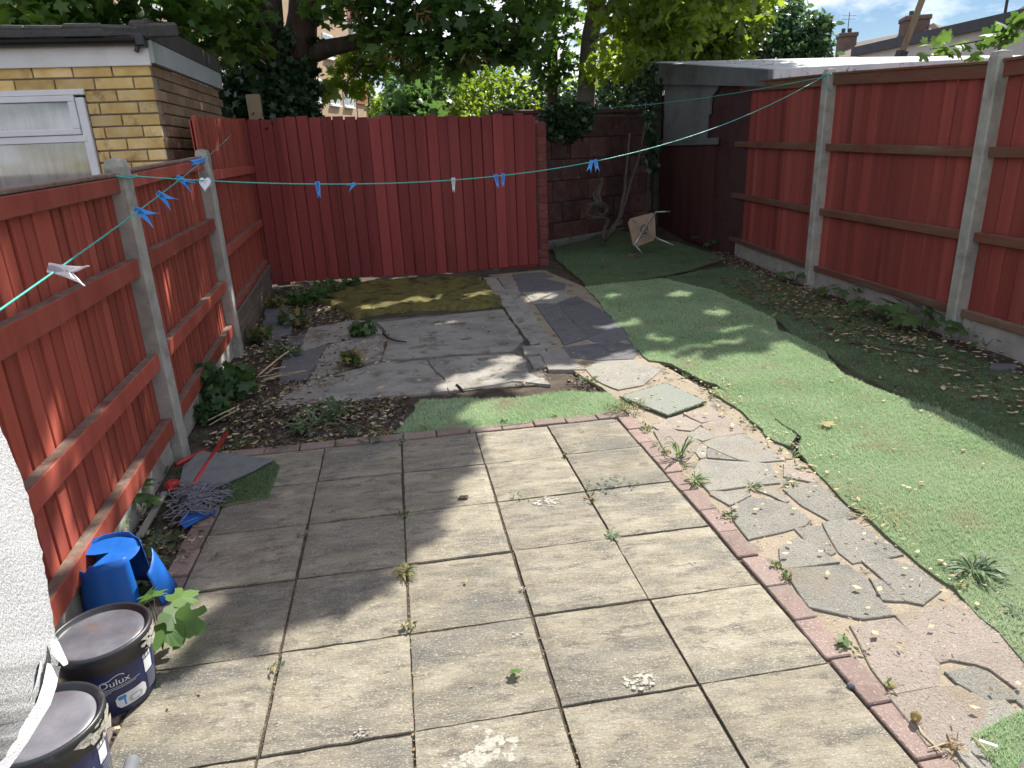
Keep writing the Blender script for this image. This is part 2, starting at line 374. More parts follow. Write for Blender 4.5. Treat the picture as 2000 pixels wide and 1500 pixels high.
# ------------------------------------------------------------------ mesh helpers
class MB:
    def __init__(self):
        self.v = []
        self.f = []

    def add(self, vs, fs):
        o = len(self.v)
        self.v += [tuple(p) for p in vs]
        self.f += [tuple(i + o for i in q) for q in fs]
        return self

    def box(self, c, s, R=None, ch=0.0):
        hx, hy, hz = s[0] / 2, s[1] / 2, s[2] / 2
        ch = min(ch, hx * .8, hy * .8, hz * .8)
        c = Vector(c)
        vs, fs = [], []
        if ch <= 0:
            for x in (-hx, hx):
                for y in (-hy, hy):
                    for z in (-hz, hz):
                        vs.append(Vector((x, y, z)))
            fs = [(0, 1, 3, 2), (4, 6, 7, 5), (0, 4, 5, 1), (2, 3, 7, 6), (0, 2, 6, 4), (1, 5, 7, 3)]
        else:
            idx = {}
            for sx in (-1, 1):
                for sy in (-1, 1):
                    for sz in (-1, 1):
                        for a in range(3):
                            p = [sx * (hx - ch), sy * (hy - ch), sz * (hz - ch)]
                            p[a] = (sx, sy, sz)[a] * (hx, hy, hz)[a]
                            idx[(sx, sy, sz, a)] = len(vs)
                            vs.append(Vector(p))
            for a in range(3):
                b_, c_ = (a + 1) % 3, (a + 2) % 3
                for s_ in (-1, 1):
                    q = []
                    for u, v in ((-1, -1), (1, -1), (1, 1), (-1, 1)):
                        k = [0, 0, 0]
                        k[a], k[b_], k[c_] = s_, u, v
                        q.append(idx[(*k, a)])
                    fs.append(tuple(q if s_ > 0 else q[::-1]))
            for a in range(3):
                b_, c_ = (a + 1) % 3, (a + 2) % 3
                for u in (-1, 1):
                    for v in (-1, 1):
                        k0, k1 = [0, 0, 0], [0, 0, 0]
                        k0[a], k0[b_], k0[c_] = -1, u, v
                        k1[a], k1[b_], k1[c_] = 1, u, v
                        q = (idx[(*k0, b_)], idx[(*k1, b_)], idx[(*k1, c_)], idx[(*k0, c_)])
                        fs.append(q if u * v > 0 else q[::-1])
            for sx in (-1, 1):
                for sy in (-1, 1):
                    for sz in (-1, 1):
                        q = tuple(idx[(sx, sy, sz, a)] for a in range(3))
                        fs.append(q if sx * sy * sz > 0 else q[::-1])
        if R is not None:
            vs = [R @ p for p in vs]
        return self.add([p + c for p in vs], fs)

    def beam(self, a, b, wd, ht, up=(0, 0, 1), ch=0.003):
        a, b = Vector(a), Vector(b)
        x = (b - a)
        ln = x.length
        x.normalize()
        z = Vector(up)
        y = z.cross(x).normalized()
        z = x.cross(y)
        R = Matrix((x, y, z)).transposed()
        return self.box((a + b) / 2, (ln, wd, ht), R, ch)

    def tube(self, pts, rad, n=8, cap=True):
        pts = [Vector(p) for p in pts]
        k = len(pts)
        if not hasattr(rad, '__len__'):
            rad = [rad] * k
        vs, fs = [], []
        t0 = (pts[1] - pts[0]).normalized()
        u = t0.orthogonal().normalized()
        for i in range(k):
            t = (pts[min(i + 1, k - 1)] - pts[max(i - 1, 0)]).normalized()
            u = (u - t * u.dot(t)).normalized()
            v = t.cross(u)
            for j in range(n):
                a = 2 * math.pi * j / n
                vs.append(pts[i] + (u * math.cos(a) + v * math.sin(a)) * rad[i])
        for i in range(k - 1):
            for j in range(n):
                j2 = (j + 1) % n
                fs.append((i * n + j, i * n + j2, (i + 1) * n + j2, (i + 1) * n + j))
        if cap:
            fs.append(tuple(range(n - 1, -1, -1)))
            fs.append(tuple((k - 1) * n + j for j in range(n)))
        return self.add(vs, fs)

    def lathe(self, c, prof, n=32, a0=0.0, a1=2 * math.pi):
        c = Vector(c)
        full = abs(a1 - a0 - 2 * math.pi) < 1e-6
        m = n if full else n + 1
        vs, fs = [], []
        for (r, z) in prof:
            for j in range(m):
                a = a0 + (a1 - a0) * j / n
                vs.append(c + Vector((r * math.cos(a), r * math.sin(a), z)))
        for i in range(len(prof) - 1):
            for j in range(n):
                j2 = (j + 1) % m
                fs.append((i * m + j, i * m + j2, (i + 1) * m + j2, (i + 1) * m + j))
        return self.add(vs, fs)

    def prism(self, poly, z0, z1, cham=0.0):
        # poly: list of (x, y); counter clockwise is enforced; z may be a function
        P = [Vector((p[0], p[1])) for p in poly]
        ar = sum(P[i].x * P[(i + 1) % len(P)].y - P[(i + 1) % len(P)].x * P[i].y for i in range(len(P)))
        if ar < 0:
            P.reverse()
        n = len(P)
        f0 = z0 if callable(z0) else (lambda x, y: z0)
        f1 = z1 if callable(z1) else (lambda x, y: z1)
        vs = [(p.x, p.y, f0(p.x, p.y)) for p in P]
        rings = [0]
        if cham > 0:
            vs += [(p.x, p.y, f1(p.x, p.y) - cham) for p in P]
            cx = sum((p for p in P), Vector((0, 0))) / n
            Q = []
            for p in P:
                d = (cx - p)
                Q.append(p + d.normalized() * min(cham, d.length * .4))
            vs += [(p.x, p.y, f1(p.x, p.y)) for p in Q]
            rings = [0, n, 2 * n]
        else:
            vs += [(p.x, p.y, f1(p.x, p.y)) for p in P]
            rings = [0, n]
        fs = [tuple(range(n - 1, -1, -1))]
        for a, b in zip(rings, rings[1:]):
            for i in range(n):
                j = (i + 1) % n
                fs.append((a + i, a + j, b + j, b + i))
        fs.append(tuple(range(rings[-1], rings[-1] + n)))
        return self.add(vs, fs)

    def mesh(self, name, m, smooth=False):
        me = bpy.data.meshes.new(name)
        me.from_pydata(self.v, [], self.f)
        me.materials.append(m)
        if smooth:
            me.polygons.foreach_set('use_smooth', [True] * len(me.polygons))
        me.update()
        return me

    def build(self, name, m, parent=None, smooth=False):
        return link(name, self.mesh(name, m, smooth), parent)


def link(name, me, parent=None, M=None):
    o = bpy.data.objects.new(name, me)
    COL.objects.link(o)
    if M is not None:
        o.matrix_world = M
    if parent is not None:
        o.parent = parent
        # every parent stands unrotated, so this keeps world coordinates
        r = parent
        loc = Vector((0, 0, 0))
        while r is not None:
            loc += r.location
            r = r.parent
        if M is not None:
            o.matrix_basis = Matrix.Translation(-loc) @ M
        else:
            o.location = -loc
    return o


def tag(o, label, cat, group=None, kind=None):
    o['label'] = label
    o['category'] = cat
    if group:
        o['group'] = group
    if kind:
        o['kind'] = kind
    return o


def thing(name, loc, label, cat, group=None):
    o = bpy.data.objects.new(name, None)
    COL.objects.link(o)
    o.location = loc
    o.empty_display_size = .1
    return tag(o, label, cat, group)


def struct(o):
    o['kind'] = 'structure'
    return o


def stuff(o):
    o['kind'] = 'stuff'
    return o


def npmesh(name, V, F, m, parent=None, smooth=False):
    """V (n,3), F (k,s) arrays -> one mesh object"""
    me = bpy.data.meshes.new(name)
    V = np.ascontiguousarray(V, dtype=np.float32)
    F = np.ascontiguousarray(F, dtype=np.int32)
    me.vertices.add(len(V))
    me.vertices.foreach_set('co', V.ravel())
    k, s = F.shape
    me.loops.add(k * s)
    me.loops.foreach_set('vertex_index', F.ravel())
    me.polygons.add(k)
    me.polygons.foreach_set('loop_start', np.arange(0, k * s, s, dtype=np.int32))
    me.polygons.foreach_set('loop_total', np.full(k, s, dtype=np.int32))
    if smooth:
        me.polygons.foreach_set('use_smooth', np.ones(k, dtype=bool))
    me.materials.append(m)
    me.update(calc_edges=True)
    me.validate()
    return link(name, me, parent)


# leaf outlines: first vertex is the hub of a fan, second the stalk end
def fan(outline, hub, fold=.18, droop=.25):
    V = [(hub[0], hub[1])] + list(outline)
    V3 = [(x, y, -fold * abs(x) - droop * max(y - .3, 0) ** 2) for x, y in V]
    n = len(outline)
    F = [(0, 1 + i, 1 + (i + 1) % n) for i in range(n)]
    return np.array(V3, float), np.array(F, int)


MAPLE = fan([(0, 0), (.20, -.06), (.50, .10), (.30, .30), (.58, .66), (.22, .62), (0, 1.0),
             (-.22, .62), (-.58, .66), (-.30, .30), (-.50, .10), (-.20, -.06)], (0, .32))
big = [(0, 0), (.12, -.06), (.26, -.05), (.40, .04), (.50, .02), (.47, .14), (.38, .20), (.34, .29), (.44, .40), (.60, .50), (.56, .58),
       (.50, .68), (.38, .66), (.24, .58), (.22, .70), (.20, .84), (.10, .90), (0, 1.02)]
MAPLE_BIG = fan(big + [(-x, y) for x, y in big[:0:-1] if x > 0], (0, .34), fold=.14, droop=.3)
IVY = fan([(0, 0), (.35, -.05), (.30, .30), (.55, .45), (.22, .55), (0, .95), (-.22, .55), (-.55, .45), (-.30, .30), (-.35, -.05)], (0, .3), .1, .2)
OVAL = fan([(0, 0), (.22, .3), (.2, .65), (0, 1), (-.2, .65), (-.22, .3)], (0, .45), .3, .2)
DIAM = (np.array([(0, 0, 0), (.32, .45, -.1), (0, 1, -.1), (-.32, .45, -.1)], float), np.array([(0, 1, 2), (0, 2, 3)], int))
KEYS = fan([(0, 0), (.12, .3), (.10, .8), (0, 1), (-.06, .7), (-.05, .3)], (0, .45), .1, .3)


def leaves(name, P, size, tmpl, m, parent=None, up=.55, hang=.35, sv=.3):
    """cloud of leaves at points P (n,3); normals lean upwards by `up`"""
    P = np.asarray(P, float)
    n = len(P)
    T, F = tmpl
    nor = rng.normal(size=(n, 3)) * (1 - up)
    nor[:, 2] += up * np.abs(rng.normal(1, .25, n))
    nor /= np.linalg.norm(nor, axis=1)[:, None] + 1e-9
    d = rng.normal(size=(n, 3))
    d[:, 2] -= hang
    d -= nor * np.sum(d * nor, 1)[:, None]
    d /= np.linalg.norm(d, axis=1)[:, None] + 1e-9
    e = np.cross(d, nor)
    s = size * (1 + sv * rng.normal(size=n)).clip(.4, 1.7)
    V = (P[:, None, :] + s[:, None, None] * (T[None, :, 0:1] * e[:, None, :] + T[None, :, 1:2] * d[:, None, :] + T[None, :, 2:3] * nor[:, None, :]))
    FF = F[None] + (np.arange(n) * len(T))[:, None, None]
    return npmesh(name, V.reshape(-1, 3), FF.reshape(-1, F.shape[1]), m, parent)


def blob(c, r, n, flat=.8):
    d = rng.normal(size=(n, 3))
    d /= np.linalg.norm(d, axis=1)[:, None]
    rr = r * rng.random(n)[:, None] ** .45
    q = d * rr
    q[:, 2] *= flat
    return np.array(c)[None] + q


def inpoly(poly, X, Y):
    poly = np.array([(p[0], p[1]) for p in poly])
    r = np.zeros(len(X), bool)
    j = len(poly) - 1
    for i in range(len(poly)):
        xi, yi = poly[i]
        xj, yj = poly[j]
        c = ((yi > Y) != (yj > Y)) & (X < (xj - xi) * (Y - yi) / (yj - yi + 1e-12) + xi)
        r ^= c
        j = i
    return r


def sample(poly, n):
    P = np.array([(p[0], p[1]) for p in poly])
    lo, hi = P.min(0), P.max(0)
    res = np.zeros((0, 2))
    while len(res) < n:
        q = lo + rng.random((n * 2, 2)) * (hi - lo)
        res = np.vstack([res, q[inpoly(poly, q[:, 0], q[:, 1])]])
    return res[:n]


def area(poly):
    P = [(p[0], p[1]) for p in poly]
    return abs(sum(P[i][0] * P[(i + 1) % len(P)][1] - P[(i + 1) % len(P)][0] * P[i][1] for i in range(len(P)))) / 2


def rough_poly(poly, step=.12, amp=.012, seed=0):
    """walk round a polygon and roughen its outline"""
    res = []
    n = len(poly)
    for i in range(n):
        a, b = Vector((poly[i][0], poly[i][1])), Vector((poly[(i + 1) % n][0], poly[(i + 1) % n][1]))
        k = max(1, int((b - a).length / step))
        nrm = Vector((-(b - a).y, (b - a).x)).normalized()
        for j in range(k):
            p = a.lerp(b, j / k)
            q = p + nrm * amp * (mnoise.noise(Vector((p.x * 6 + seed, p.y * 6, seed * 1.7))) * 1.6)
            res.append((q.x, q.y))
    return res

# ================================================================== GROUND
def axis(lo, hi, st, far):
    a = list(np.arange(lo, hi + 1e-6, st))
    s, p, q = st, lo, hi
    while q < far:
        s *= 1.5
        p -= s
        q += s
        a = [p] + a + [q]
    return np.array(a)


gx = axis(-1.6, 6.6, .06, 260)
gy = axis(-4.6, 10.4, .06, 260)
XX, YY = np.meshgrid(gx, gy)
ZZ = np.zeros_like(XX)
for i in range(XX.shape[0]):
    for j in range(XX.shape[1]):
        x, y = XX[i, j], YY[i, j]
        if -2 < x < 7 and -5 < y < 11:
            ZZ[i, j] = -.030 + .012 * mnoise.noise(Vector((x * 3, y * 3, 0))) + .010 * mnoise.noise(Vector((x * 9, y * 9, 4))) + gz(x, y)
        else:
            ZZ[i, j] = -.04 + gz(x, y)
ny, nx = XX.shape
I = np.arange(ny * nx).reshape(ny, nx)
F = np.stack([I[:-1, :-1], I[:-1, 1:], I[1:, 1:], I[1:, :-1]], -1).reshape(-1, 4)
struct(npmesh('ground', np.stack([XX, YY, ZZ], -1).reshape(-1, 3), F, MT['soil'], smooth=True))

# ------------------------------------------------------------------ patio
SL = 0.45
MT['joint'] = pmat('dark_joint_sand', [(.05, .042, .032), (.085, .07, .052), (.15, .12, .09)], scale=30, bump=1, bscale=160, bdist=.01, var=0,
                   spots=[((.28, .20, .15), 90, .60, .68)])
patio = struct(MB().box((1.125, -2.06, -.060), (2.52, 4.9, .092)).build('patio', MT['joint']))


def slab_mesh(seed):
    n = 12
    w = SL - .011
    mb = MB()
    vs, fs = [], []

    def hgt(u, v):
        return .0028 * mnoise.noise(Vector((u * 5 + seed * 9, v * 13, seed))) + .0016 * mnoise.noise(Vector((u * 16, v * 34 + seed * 5, seed)))
    for i in range(n + 1):
        for j in range(n + 1):
            u, v = -w / 2 + w * i / n, -w / 2 + w * j / n
            e = (i in (0, n)) or (j in (0, n))
            if e:
                k = .0035 * mnoise.noise(Vector((u * 14 + seed * 3, v * 14, 7)))
                if i in (0, n):
                    u += k
                else:
                    v += k
            vs.append((u, v, hgt(u, v) - (.006 if e else 0)))
    idx = lambda i, j: i * (n + 1) + j
    for i in range(n):
        for j in range(n):
            fs.append((idx(i, j), idx(i + 1, j), idx(i + 1, j + 1), idx(i, j + 1)))
    ring = [idx(i, 0) for i in range(n + 1)] + [idx(n, j) for j in range(1, n + 1)] + [idx(i, n) for i in range(n - 1, -1, -1)] + [idx(0, j) for j in range(n - 1, 0, -1)]
    o = len(vs)
    for k in ring:
        vs.append((vs[k][0], vs[k][1], -.045))
    m = len(ring)
    for k in range(m):
        fs.append((ring[(k + 1) % m], ring[k], o + k, o + (k + 1) % m))
    return mb.add(vs, fs).mesh('paving_slab', MT['slab'], False)


slabs = [slab_mesh(s) for s in range(6)]
for r in range(9):
    for c in range(5):
        me = slabs[rng.integers(6)]
        M = Matrix.Translation((c * SL + SL / 2 + rng.normal(0, .0016), -r * SL - SL / 2 + rng.normal(0, .0016), rng.normal(0, .0024) - .001)) \
            @ Euler((rng.normal(0, .003), rng.normal(0, .003), rng.normal(0, .004) + (math.pi if rng.random() < .5 else 0))).to_matrix().to_4x4()
        link('paving_slab', me, patio, M)

bb = [MB().box((0, 0, 0), (.196 + rng.normal(0, .002), .092, .06), None, .004).mesh('border_brick', MT['border']) for _ in range(3)]


def border_brick(x, y, rz):
    M = Matrix.Translation((x + rng.normal(0, .002), y + rng.normal(0, .002), -.031 + rng.normal(0, .002))) @ \
        Euler((rng.normal(0, .006), rng.normal(0, .006), rz + rng.normal(0, .012))).to_matrix().to_4x4()
    link('border_brick', bb[rng.integers(3)], patio, M)


for i in range(12):
    border_brick(-.005 + .2035 * i, .053, 0)
for i in range(21):
    border_brick(2.303, -.098 - .2035 * i, math.pi / 2)
for i in range(21):
    border_brick(-.056, -.098 - .2035 * i, math.pi / 2)

# dried paint splashes on the slabs
for (px, py, r, n) in [(1070, 980, .060, 26), (935, 1462, .095, 60), (1246, 1330, .045, 18), (703, 1432, .022, 6), (1020, 1150, .016, 5), (1180, 1235, .014, 4),
                       (680, 1362, .014, 3), (1352, 1100, .018, 4), (546, 1412, .014, 3), (1010, 1240, .02, 4)]:
    c = G(px, py)
    mb = MB()
    for k in range(n * 4):
        a, d = rng.random() * 6.28, r * rng.random() ** .75
        q = (c.x + 1.2 * d * math.cos(a), c.y + .85 * d * math.sin(a))
        rr = r * (.02 + .17 * rng.random() ** 3.0) + .0016
        ph = rng.random() * 90
        pol = [(q[0] + rr * (1 + .55 * mnoise.noise(Vector((2.4 * math.cos(t), 2.4 * math.sin(t), ph)))) * math.cos(t),
                q[1] + rr * .7 * (1 + .55 * mnoise.noise(Vector((2.4 * math.cos(t), 2.4 * math.sin(t), ph)))) * math.sin(t)) for t in np.linspace(0, 6.28, 13)[:-1]]
        mb.prism(pol, -.002, .0013 + .000003 * k)
    stuff(mb.build('paint_splash', MT['spilt'], patio))
# the little broken gap at a slab edge
c = G(905, 972)
MB().prism(rough_poly([(c.x - .028, c.y - .012), (c.x + .02, c.y - .014), (c.x + .026, c.y + .012), (c.x - .012, c.y + .018)], .012, .006), .001, .0042).build('broken_corner', MT['joint'], patio)

# ------------------------------------------------------------------ crazy paving path
path_poly = [(2.34, -4.4), (2.98, -4.4), (2.97, -2.0), (3.0, -.8), (3.06, -.08), (2.97, .6), (2.90, 1.16), (2.98, 1.98), (3.2, 4.25), (3.0, 5.7), (2.2, 5.6),
             (2.28, 5.2), (2.16, 1.5), (2.34, .5)]
path = struct(MB().prism(rough_poly(path_poly, .1, .012), -.07, -.0065).build('path', MT['mortar']))


def c4(x, y):
    return (1100 + x * .3, 750 + y * .3)


def c5(x, y):
    return (1400 + x / 2.727, 950 + y / 2.727)


def c2(x, y):
    return (1000 + x * .3, 400 + y * .3)


STONES = [
    (c4, 'stone_pink', [(690, 225), (770, 205), (890, 260), (830, 300), (720, 290)]),
    (c4, 'stone_pink', [(585, 275), (690, 222), (706, 292), (640, 302)]),
    (c4, 'stone_pink', [(790, 195), (960, 165), (1040, 205), (1000, 232), (900, 250), (840, 222)]),
    (c4, 'stone_pink', [(905, 265), (1080, 215), (1130, 250), (1165, 318), (1000, 342), (935, 292)]),
    (c4, 'stone_grey', [(825, 312), (920, 282), (988, 345), (905, 368), (805, 332)]),
    (c4, 'stone_pink', [(600, 312), (720, 302), (885, 377), (850, 428), (790, 500), (700, 470), (650, 402)]),
    (c4, 'stone_grey', [(1010, 352), (1170, 332), (1290, 392), (1428, 490), (1230, 502), (1135, 488), (955, 412), (920, 386)]),
    (c4, 'stone_grey', [(948, 418), (1120, 494), (940, 478), (936, 440)]),
    (c4, 'stone_grey', [(855, 430), (900, 392), (938, 395), (928, 472), (892, 482)]),
    (c4, 'stone_grey', [(912, 500), (1240, 514), (1335, 524), (1392, 640), (1170, 668), (962, 690), (862, 580)]),
    (c4, 'stone_pink', [(1440, 520), (1545, 560), (1640, 640), (1440, 600)]),
    (c4, 'stone_grey', [(1445, 690), (1635, 645), (1720, 700), (1898, 858), (1742, 888), (1562, 790)]),
    (c4, 'stone_grey', [(1105, 800), (1215, 742), (1330, 752), (1478, 792), (1588, 880), (1558, 918), (1212, 1003), (1115, 880)]),
    (c4, 'stone_grey', [(955, 695), (1040, 702), (1178, 702), (1212, 722), (1082, 785), (965, 722)]),
    (c4, 'stone_grey', [(1265, 692), (1368, 682), (1466, 758), (1440, 768), (1352, 722)]),
    (c5, 'stone_grey', [(575, 200), (680, 178), (870, 272), (978, 360), (722, 402), (655, 348)]),
    (c5, 'stone_grey', [(420, 226), (556, 217), (632, 348), (600, 361), (482, 298)]),
    (c5, 'stone_grey', [(345, 332), (430, 275), (500, 310), (596, 372), (644, 402), (362, 432)]),
    (c5, 'stone_grey', [(375, 447), (698, 424), (795, 502), (876, 612), (934, 678), (760, 695), (510, 640)]),
    (c5, 'stone_grey', [(785, 402), (900, 387), (1058, 432), (1186, 540), (1090, 622), (1004, 602), (876, 482)]),
    (c5, 'stone_grey', [(815, 490), (878, 502), (992, 606), (884, 602)]),
    (c5, 'stone_pink', [(975, 692), (1300, 622), (1420, 702), (1566, 828), (1332, 886), (1192, 926), (1064, 790)]),
    (c5, 'stone_pink', [(725, 752), (945, 714), (1044, 800), (1172, 940), (1172, 1056), (934, 1096), (835, 960)]),
    (c5, 'stone_grey', [(1224, 992), (1368, 963), (1440, 988), (1616, 1138), (1430, 1136), (1284, 1050)]),
    (c5, 'stone_pink', [(1210, 922), (1558, 845), (1660, 900), (1700, 1100), (1640, 1110), (1460, 975), (1385, 950)]),
    (c5, 'stone_pink', [(935, 1122), (1170, 1084), (1286, 1072), (1420, 1152), (1560, 1175), (1520, 1260), (1290, 1350), (1140, 1372)]),
    (c2, 'stone_dark', [(300, 640), (430, 600), (710, 770), (495, 858)]),
    (c2, 'stone_dark', [(150, 645), (285, 650), (478, 858), (335, 898), (185, 690)]),
    (c2, 'stone_dark', [(505, 868), (718, 780), (800, 850), (680, 888), (542, 887)]),
    (c2, 'stone_dark', [(345, 930), (660, 898), (815, 922), (775, 1000), (560, 1008), (392, 988)]),
    (c2, 'stone_grey', [(190, 968), (340, 942), (388, 1010), (474, 1068), (245, 1068)]),
    (c2, 'stone_grey', [(495, 1075), (560, 1022), (790, 1012), (945, 1080), (840, 1168), (692, 1198), (555, 1140)]),
    (c2, 'stone_grey', [(80, 572), (328, 562), (378, 600), (290, 636), (150, 640)]),
    (c2, 'stone_dark', [(40, 500), (200, 482), (338, 512), (328, 552), (64, 566)]),
    (c2, 'stone_dark', [(10, 455), (190, 440), (260, 470), (190, 476), (30, 494)]),
]
for fn, mat, pts in STONES:
    pp = [G(*fn(*q)) for q in pts]
    cx, cy = sum(p.x for p in pp) / len(pp), sum(p.y for p in pp) / len(pp)
    pp = [Vector((cx + (p.x - cx) * 1.085, cy + (p.y - cy) * 1.085)) for p in pp]
    ta, tb = rng.normal(0, .004), rng.normal(0, .004)
    top = lambda x, y, cx=cx, cy=cy, ta=ta, tb=tb, h=.001 + .0018 * rng.random(): h + ta * (x - cx) + tb * (y - cy)
    st = .022 if abs(cy) < 3 else .06
    MB().prism(rough_poly([(p.x, p.y) for p in pp], st, .0055, rng.random() * 9), -.05, top, .003).build('paving_stone', MT[mat], path)
for k in range(6):            # the same paving runs on towards the house
    y0 = -2.75 - .3 * k
    for x0, x1 in ((2.38, 2.66), (2.69, 2.95)):
        MB().prism(rough_poly([(x0, y0), (x1, y0 + .05), (x1, y0 + .30), (x0, y0 + .27)], .04, .012, k + x0), -.05, .002, .003).build('paving_stone', MT['stone_grey'], path)

# ------------------------------------------------------------------ broken concrete pad, kerb strips, moss
pad = struct(MB().prism([(.0, .9), (2.0, .82), (2.06, 3.4), (.3, 3.4)], -.09, -.019).build('concrete_pad', MT['concrete_dirty']))
PADP = [
    [(735, 628), (983, 602), (1022, 662), (1001, 684), (880, 690), (792, 699), (747, 699), (760, 650)],
    [(600, 746), (682, 722), (745, 706), (830, 702), (866, 742), (876, 762), (850, 765), (522, 792)],
    [(834, 701), (880, 695), (1003, 689), (1028, 702), (1030, 726), (1076, 748), (1000, 742), (880, 761), (870, 742)],
    [(640, 672), (735, 650), (756, 654), (742, 700), (676, 718), (604, 738)],
    [(600, 640), (700, 622), (728, 632), (752, 648), (640, 668), (585, 690)],
]
for k, pts in enumerate(PADP):
    pp = [G(*q) for q in pts]
    MB().prism(rough_poly([(p.x, p.y) for p in pp], .05, .014, k * 3.1), -.06, -.009 + .003 * rng.random(), .004).build('concrete_piece', MT['concrete'], pad)
strip = struct(MB().prism([tuple(G(*q).xy) for q in [(941, 540), (998, 540), (1076, 680), (1036, 684)]], -.09, -.012).build('kerb_strip', MT['soil']))
for k, pts in enumerate([[(943, 543), (967, 541), (1032, 625), (1006, 632)], [(1007, 633), (1033, 626), (1064, 668), (1036, 672)], [(973, 542), (996, 545), (1018, 572), (1000, 590)],
                         [(1001, 592), (1019, 573), (1080, 678), (1061, 682)], [(1020, 678), (1062, 674), (1070, 690), (1024, 694)], [(1030, 697), (1058, 694), (1068, 716), (1040, 718)]]):
    pp = [G(*q) for q in pts]
    MB().prism(rough_poly([(p.x, p.y) for p in pp], .06, .008, k), -.06, .000 + .010 * rng.random(), .006).build('kerb_stone', MT['concrete'], strip)
mp_ = [tuple(G(*q).xy) for q in [(690, 618), (760, 606), (984, 596), (962, 566), (938, 541), (800, 545), (640, 556), (600, 575)]]
mpoly = rough_poly(mp_, .07, .03)
q = sample(mpoly, 900)
lo, hi = np.array(mpoly).min(0), np.array(mpoly).max(0)
mx, my = np.meshgrid(np.arange(lo[0], hi[0], .03), np.arange(lo[1], hi[1], .03))
ins = inpoly(mpoly, mx.ravel(), my.ravel()).reshape(mx.shape)
mz = np.array([-.02 + (.045 + .03 * mnoise.noise(Vector((a * 5, b * 5, 1))) + .018 * mnoise.noise(Vector((a * 13, b * 13, 2)))) for a, b in zip(mx.ravel(), my.ravel())]).reshape(mx.shape)
mz = np.where(ins, mz, -.06)
I = np.arange(mx.size).reshape(mx.shape)
F = np.stack([I[:-1, :-1], I[:-1, 1:], I[1:, 1:], I[1:, :-1]], -1).reshape(-1, 4)
tag(npmesh('moss', np.stack([mx, my, mz], -1).reshape(-1, 3), F, MT['moss'], smooth=True), 'mustard green cushion of moss on the concrete below the back fence', 'moss', kind='stuff')
# scattered stones of the sunken dark bed at the left
for k, pts in enumerate([[(556, 660), (630, 640), (640, 668), (560, 690)], [(550, 695), (640, 672), (600, 735), (540, 745)], [(520, 600), (560, 590), (570, 650), (510, 670)]]):
    pp = [G(*q) for q in pts]
    struct(MB().prism(rough_poly([(p.x, p.y) for p in pp], .07, .02, k), -.06, -.008 + .004 * k, .008).build('sunken_slab', MT['stone_dark']))


# ------------------------------------------------------------------ artificial turf
def turf(poly, label, mat='turf', z=.0, dens=22000, hgt=.016, loc=None, rough=.02, tilt=None, backing='turf_back', thick=.012):
    poly = rough_poly(poly, .08, rough, rng.random() * 20)
    c = np.array(poly).mean(0)
    bump = lambda x, y: z + thick + .007 * mnoise.noise(Vector((x * 2.3, y * 2.3, 3))) + gz(x, y) + (tilt(x, y) if tilt else 0)
    low = lambda x, y: bump(x, y) - thick - (.02 if not tilt else .004)
    t = thing('artificial_turf', (c[0], c[1], z + gz(c[0], c[1])), label, 'turf')
    # backing as a gridded sheet so that it follows the ground
    P = np.array(poly)
    lo, hi = P.min(0), P.max(0)
    st = max(.05, (hi - lo).max() / 60)
    mb = MB()
    mb.prism(poly, low, lambda x, y: bump(x, y) - .006)
    n = int(area(poly) * dens)
    q = sample(poly, n)
    # thin the pile where the camera is far, to keep it light
    d = np.hypot(q[:, 0] - CAM[0], q[:, 1] - CAM[1])
    keep = rng.random(n) < np.clip(4.0 / np.maximum(d, .1), .28, 1.0)
    q, d = q[keep], d[keep]
    n = len(q)
    zz = np.array([bump(a, b) for a, b in q]) - .007
    a = rng.random(n) * 6.283
    wd = np.clip(.0016 * d / 3.0, .0016, .0052)
    hg = hgt * (.7 + .6 * rng.random(n))
    ln = rng.normal(0, .008, (n, 2)) + np.array([-.003, .004])
    V = np.zeros((n, 3, 3))
    V[:, 0] = np.stack([q[:, 0] - wd * np.cos(a), q[:, 1] - wd * np.sin(a), zz], -1)
    V[:, 1] = np.stack([q[:, 0] + wd * np.cos(a), q[:, 1] + wd * np.sin(a), zz], -1)
    V[:, 2] = np.stack([q[:, 0] + ln[:, 0], q[:, 1] + ln[:, 1], zz + hg], -1)
    mb.build('backing', MT[backing], t)
    stuff(npmesh('pile', V.reshape(-1, 3), np.arange(3 * n).reshape(-1, 3), MT[mat], t))
    return t


turf([(3.2, 4.2), (3.0, 2.4), (2.96, 1.98), (2.87, 1.3), (2.88, 1.1), (3.0, .95), (3.04, .62), (3.10, .40), (3.11, -.05), (3.165, -.30), (3.16, -.60), (3.02, -.76), (2.93, -1.35),
      (2.92, -2.0), (2.84, -2.4), (2.86, -3.0), (2.86, -4.2), (4.22, -4.2), (4.2, -1.6), (4.17, -.4), (4.08, -.1), (4.05, .35), (4.15, .62), (4.25, .9), (4.27, 1.3), (4.26, 1.6),
      (4.42, 1.95), (4.48, 2.6), (4.5, 3.4), (4.25, 4.35)],
     'long strip of sunlit pale green artificial turf down the right of the garden')
turf([(3.08, .28), (3.085, -.05), (3.15, -.28), (3.145, -.56), (3.03, -.68), (2.985, -.5), (3.03, -.1), (3.0, .3)], 'narrow cut sliver of turf along the edge of the crazy paving path')
turf([(4.235, -4.2), (4.225, -1.6), (4.19, -.4), (4.16, -.1), (4.20, .4), (4.27, .9), (4.30, 1.4), (4.46, 1.9), (4.51, 2.6), (4.53, 3.4), (4.3, 4.4), (4.9, 4.75), (5.55, 4.9),
      (5.42, 3.0), (5.28, 1.2), (5.2, .2), (5.1, -1.2), (5.1, -4.2)],
     'shaded dark green turf beside the right hand fence, half covered in litter', mat='turf_dark', z=-.006, dens=15000)
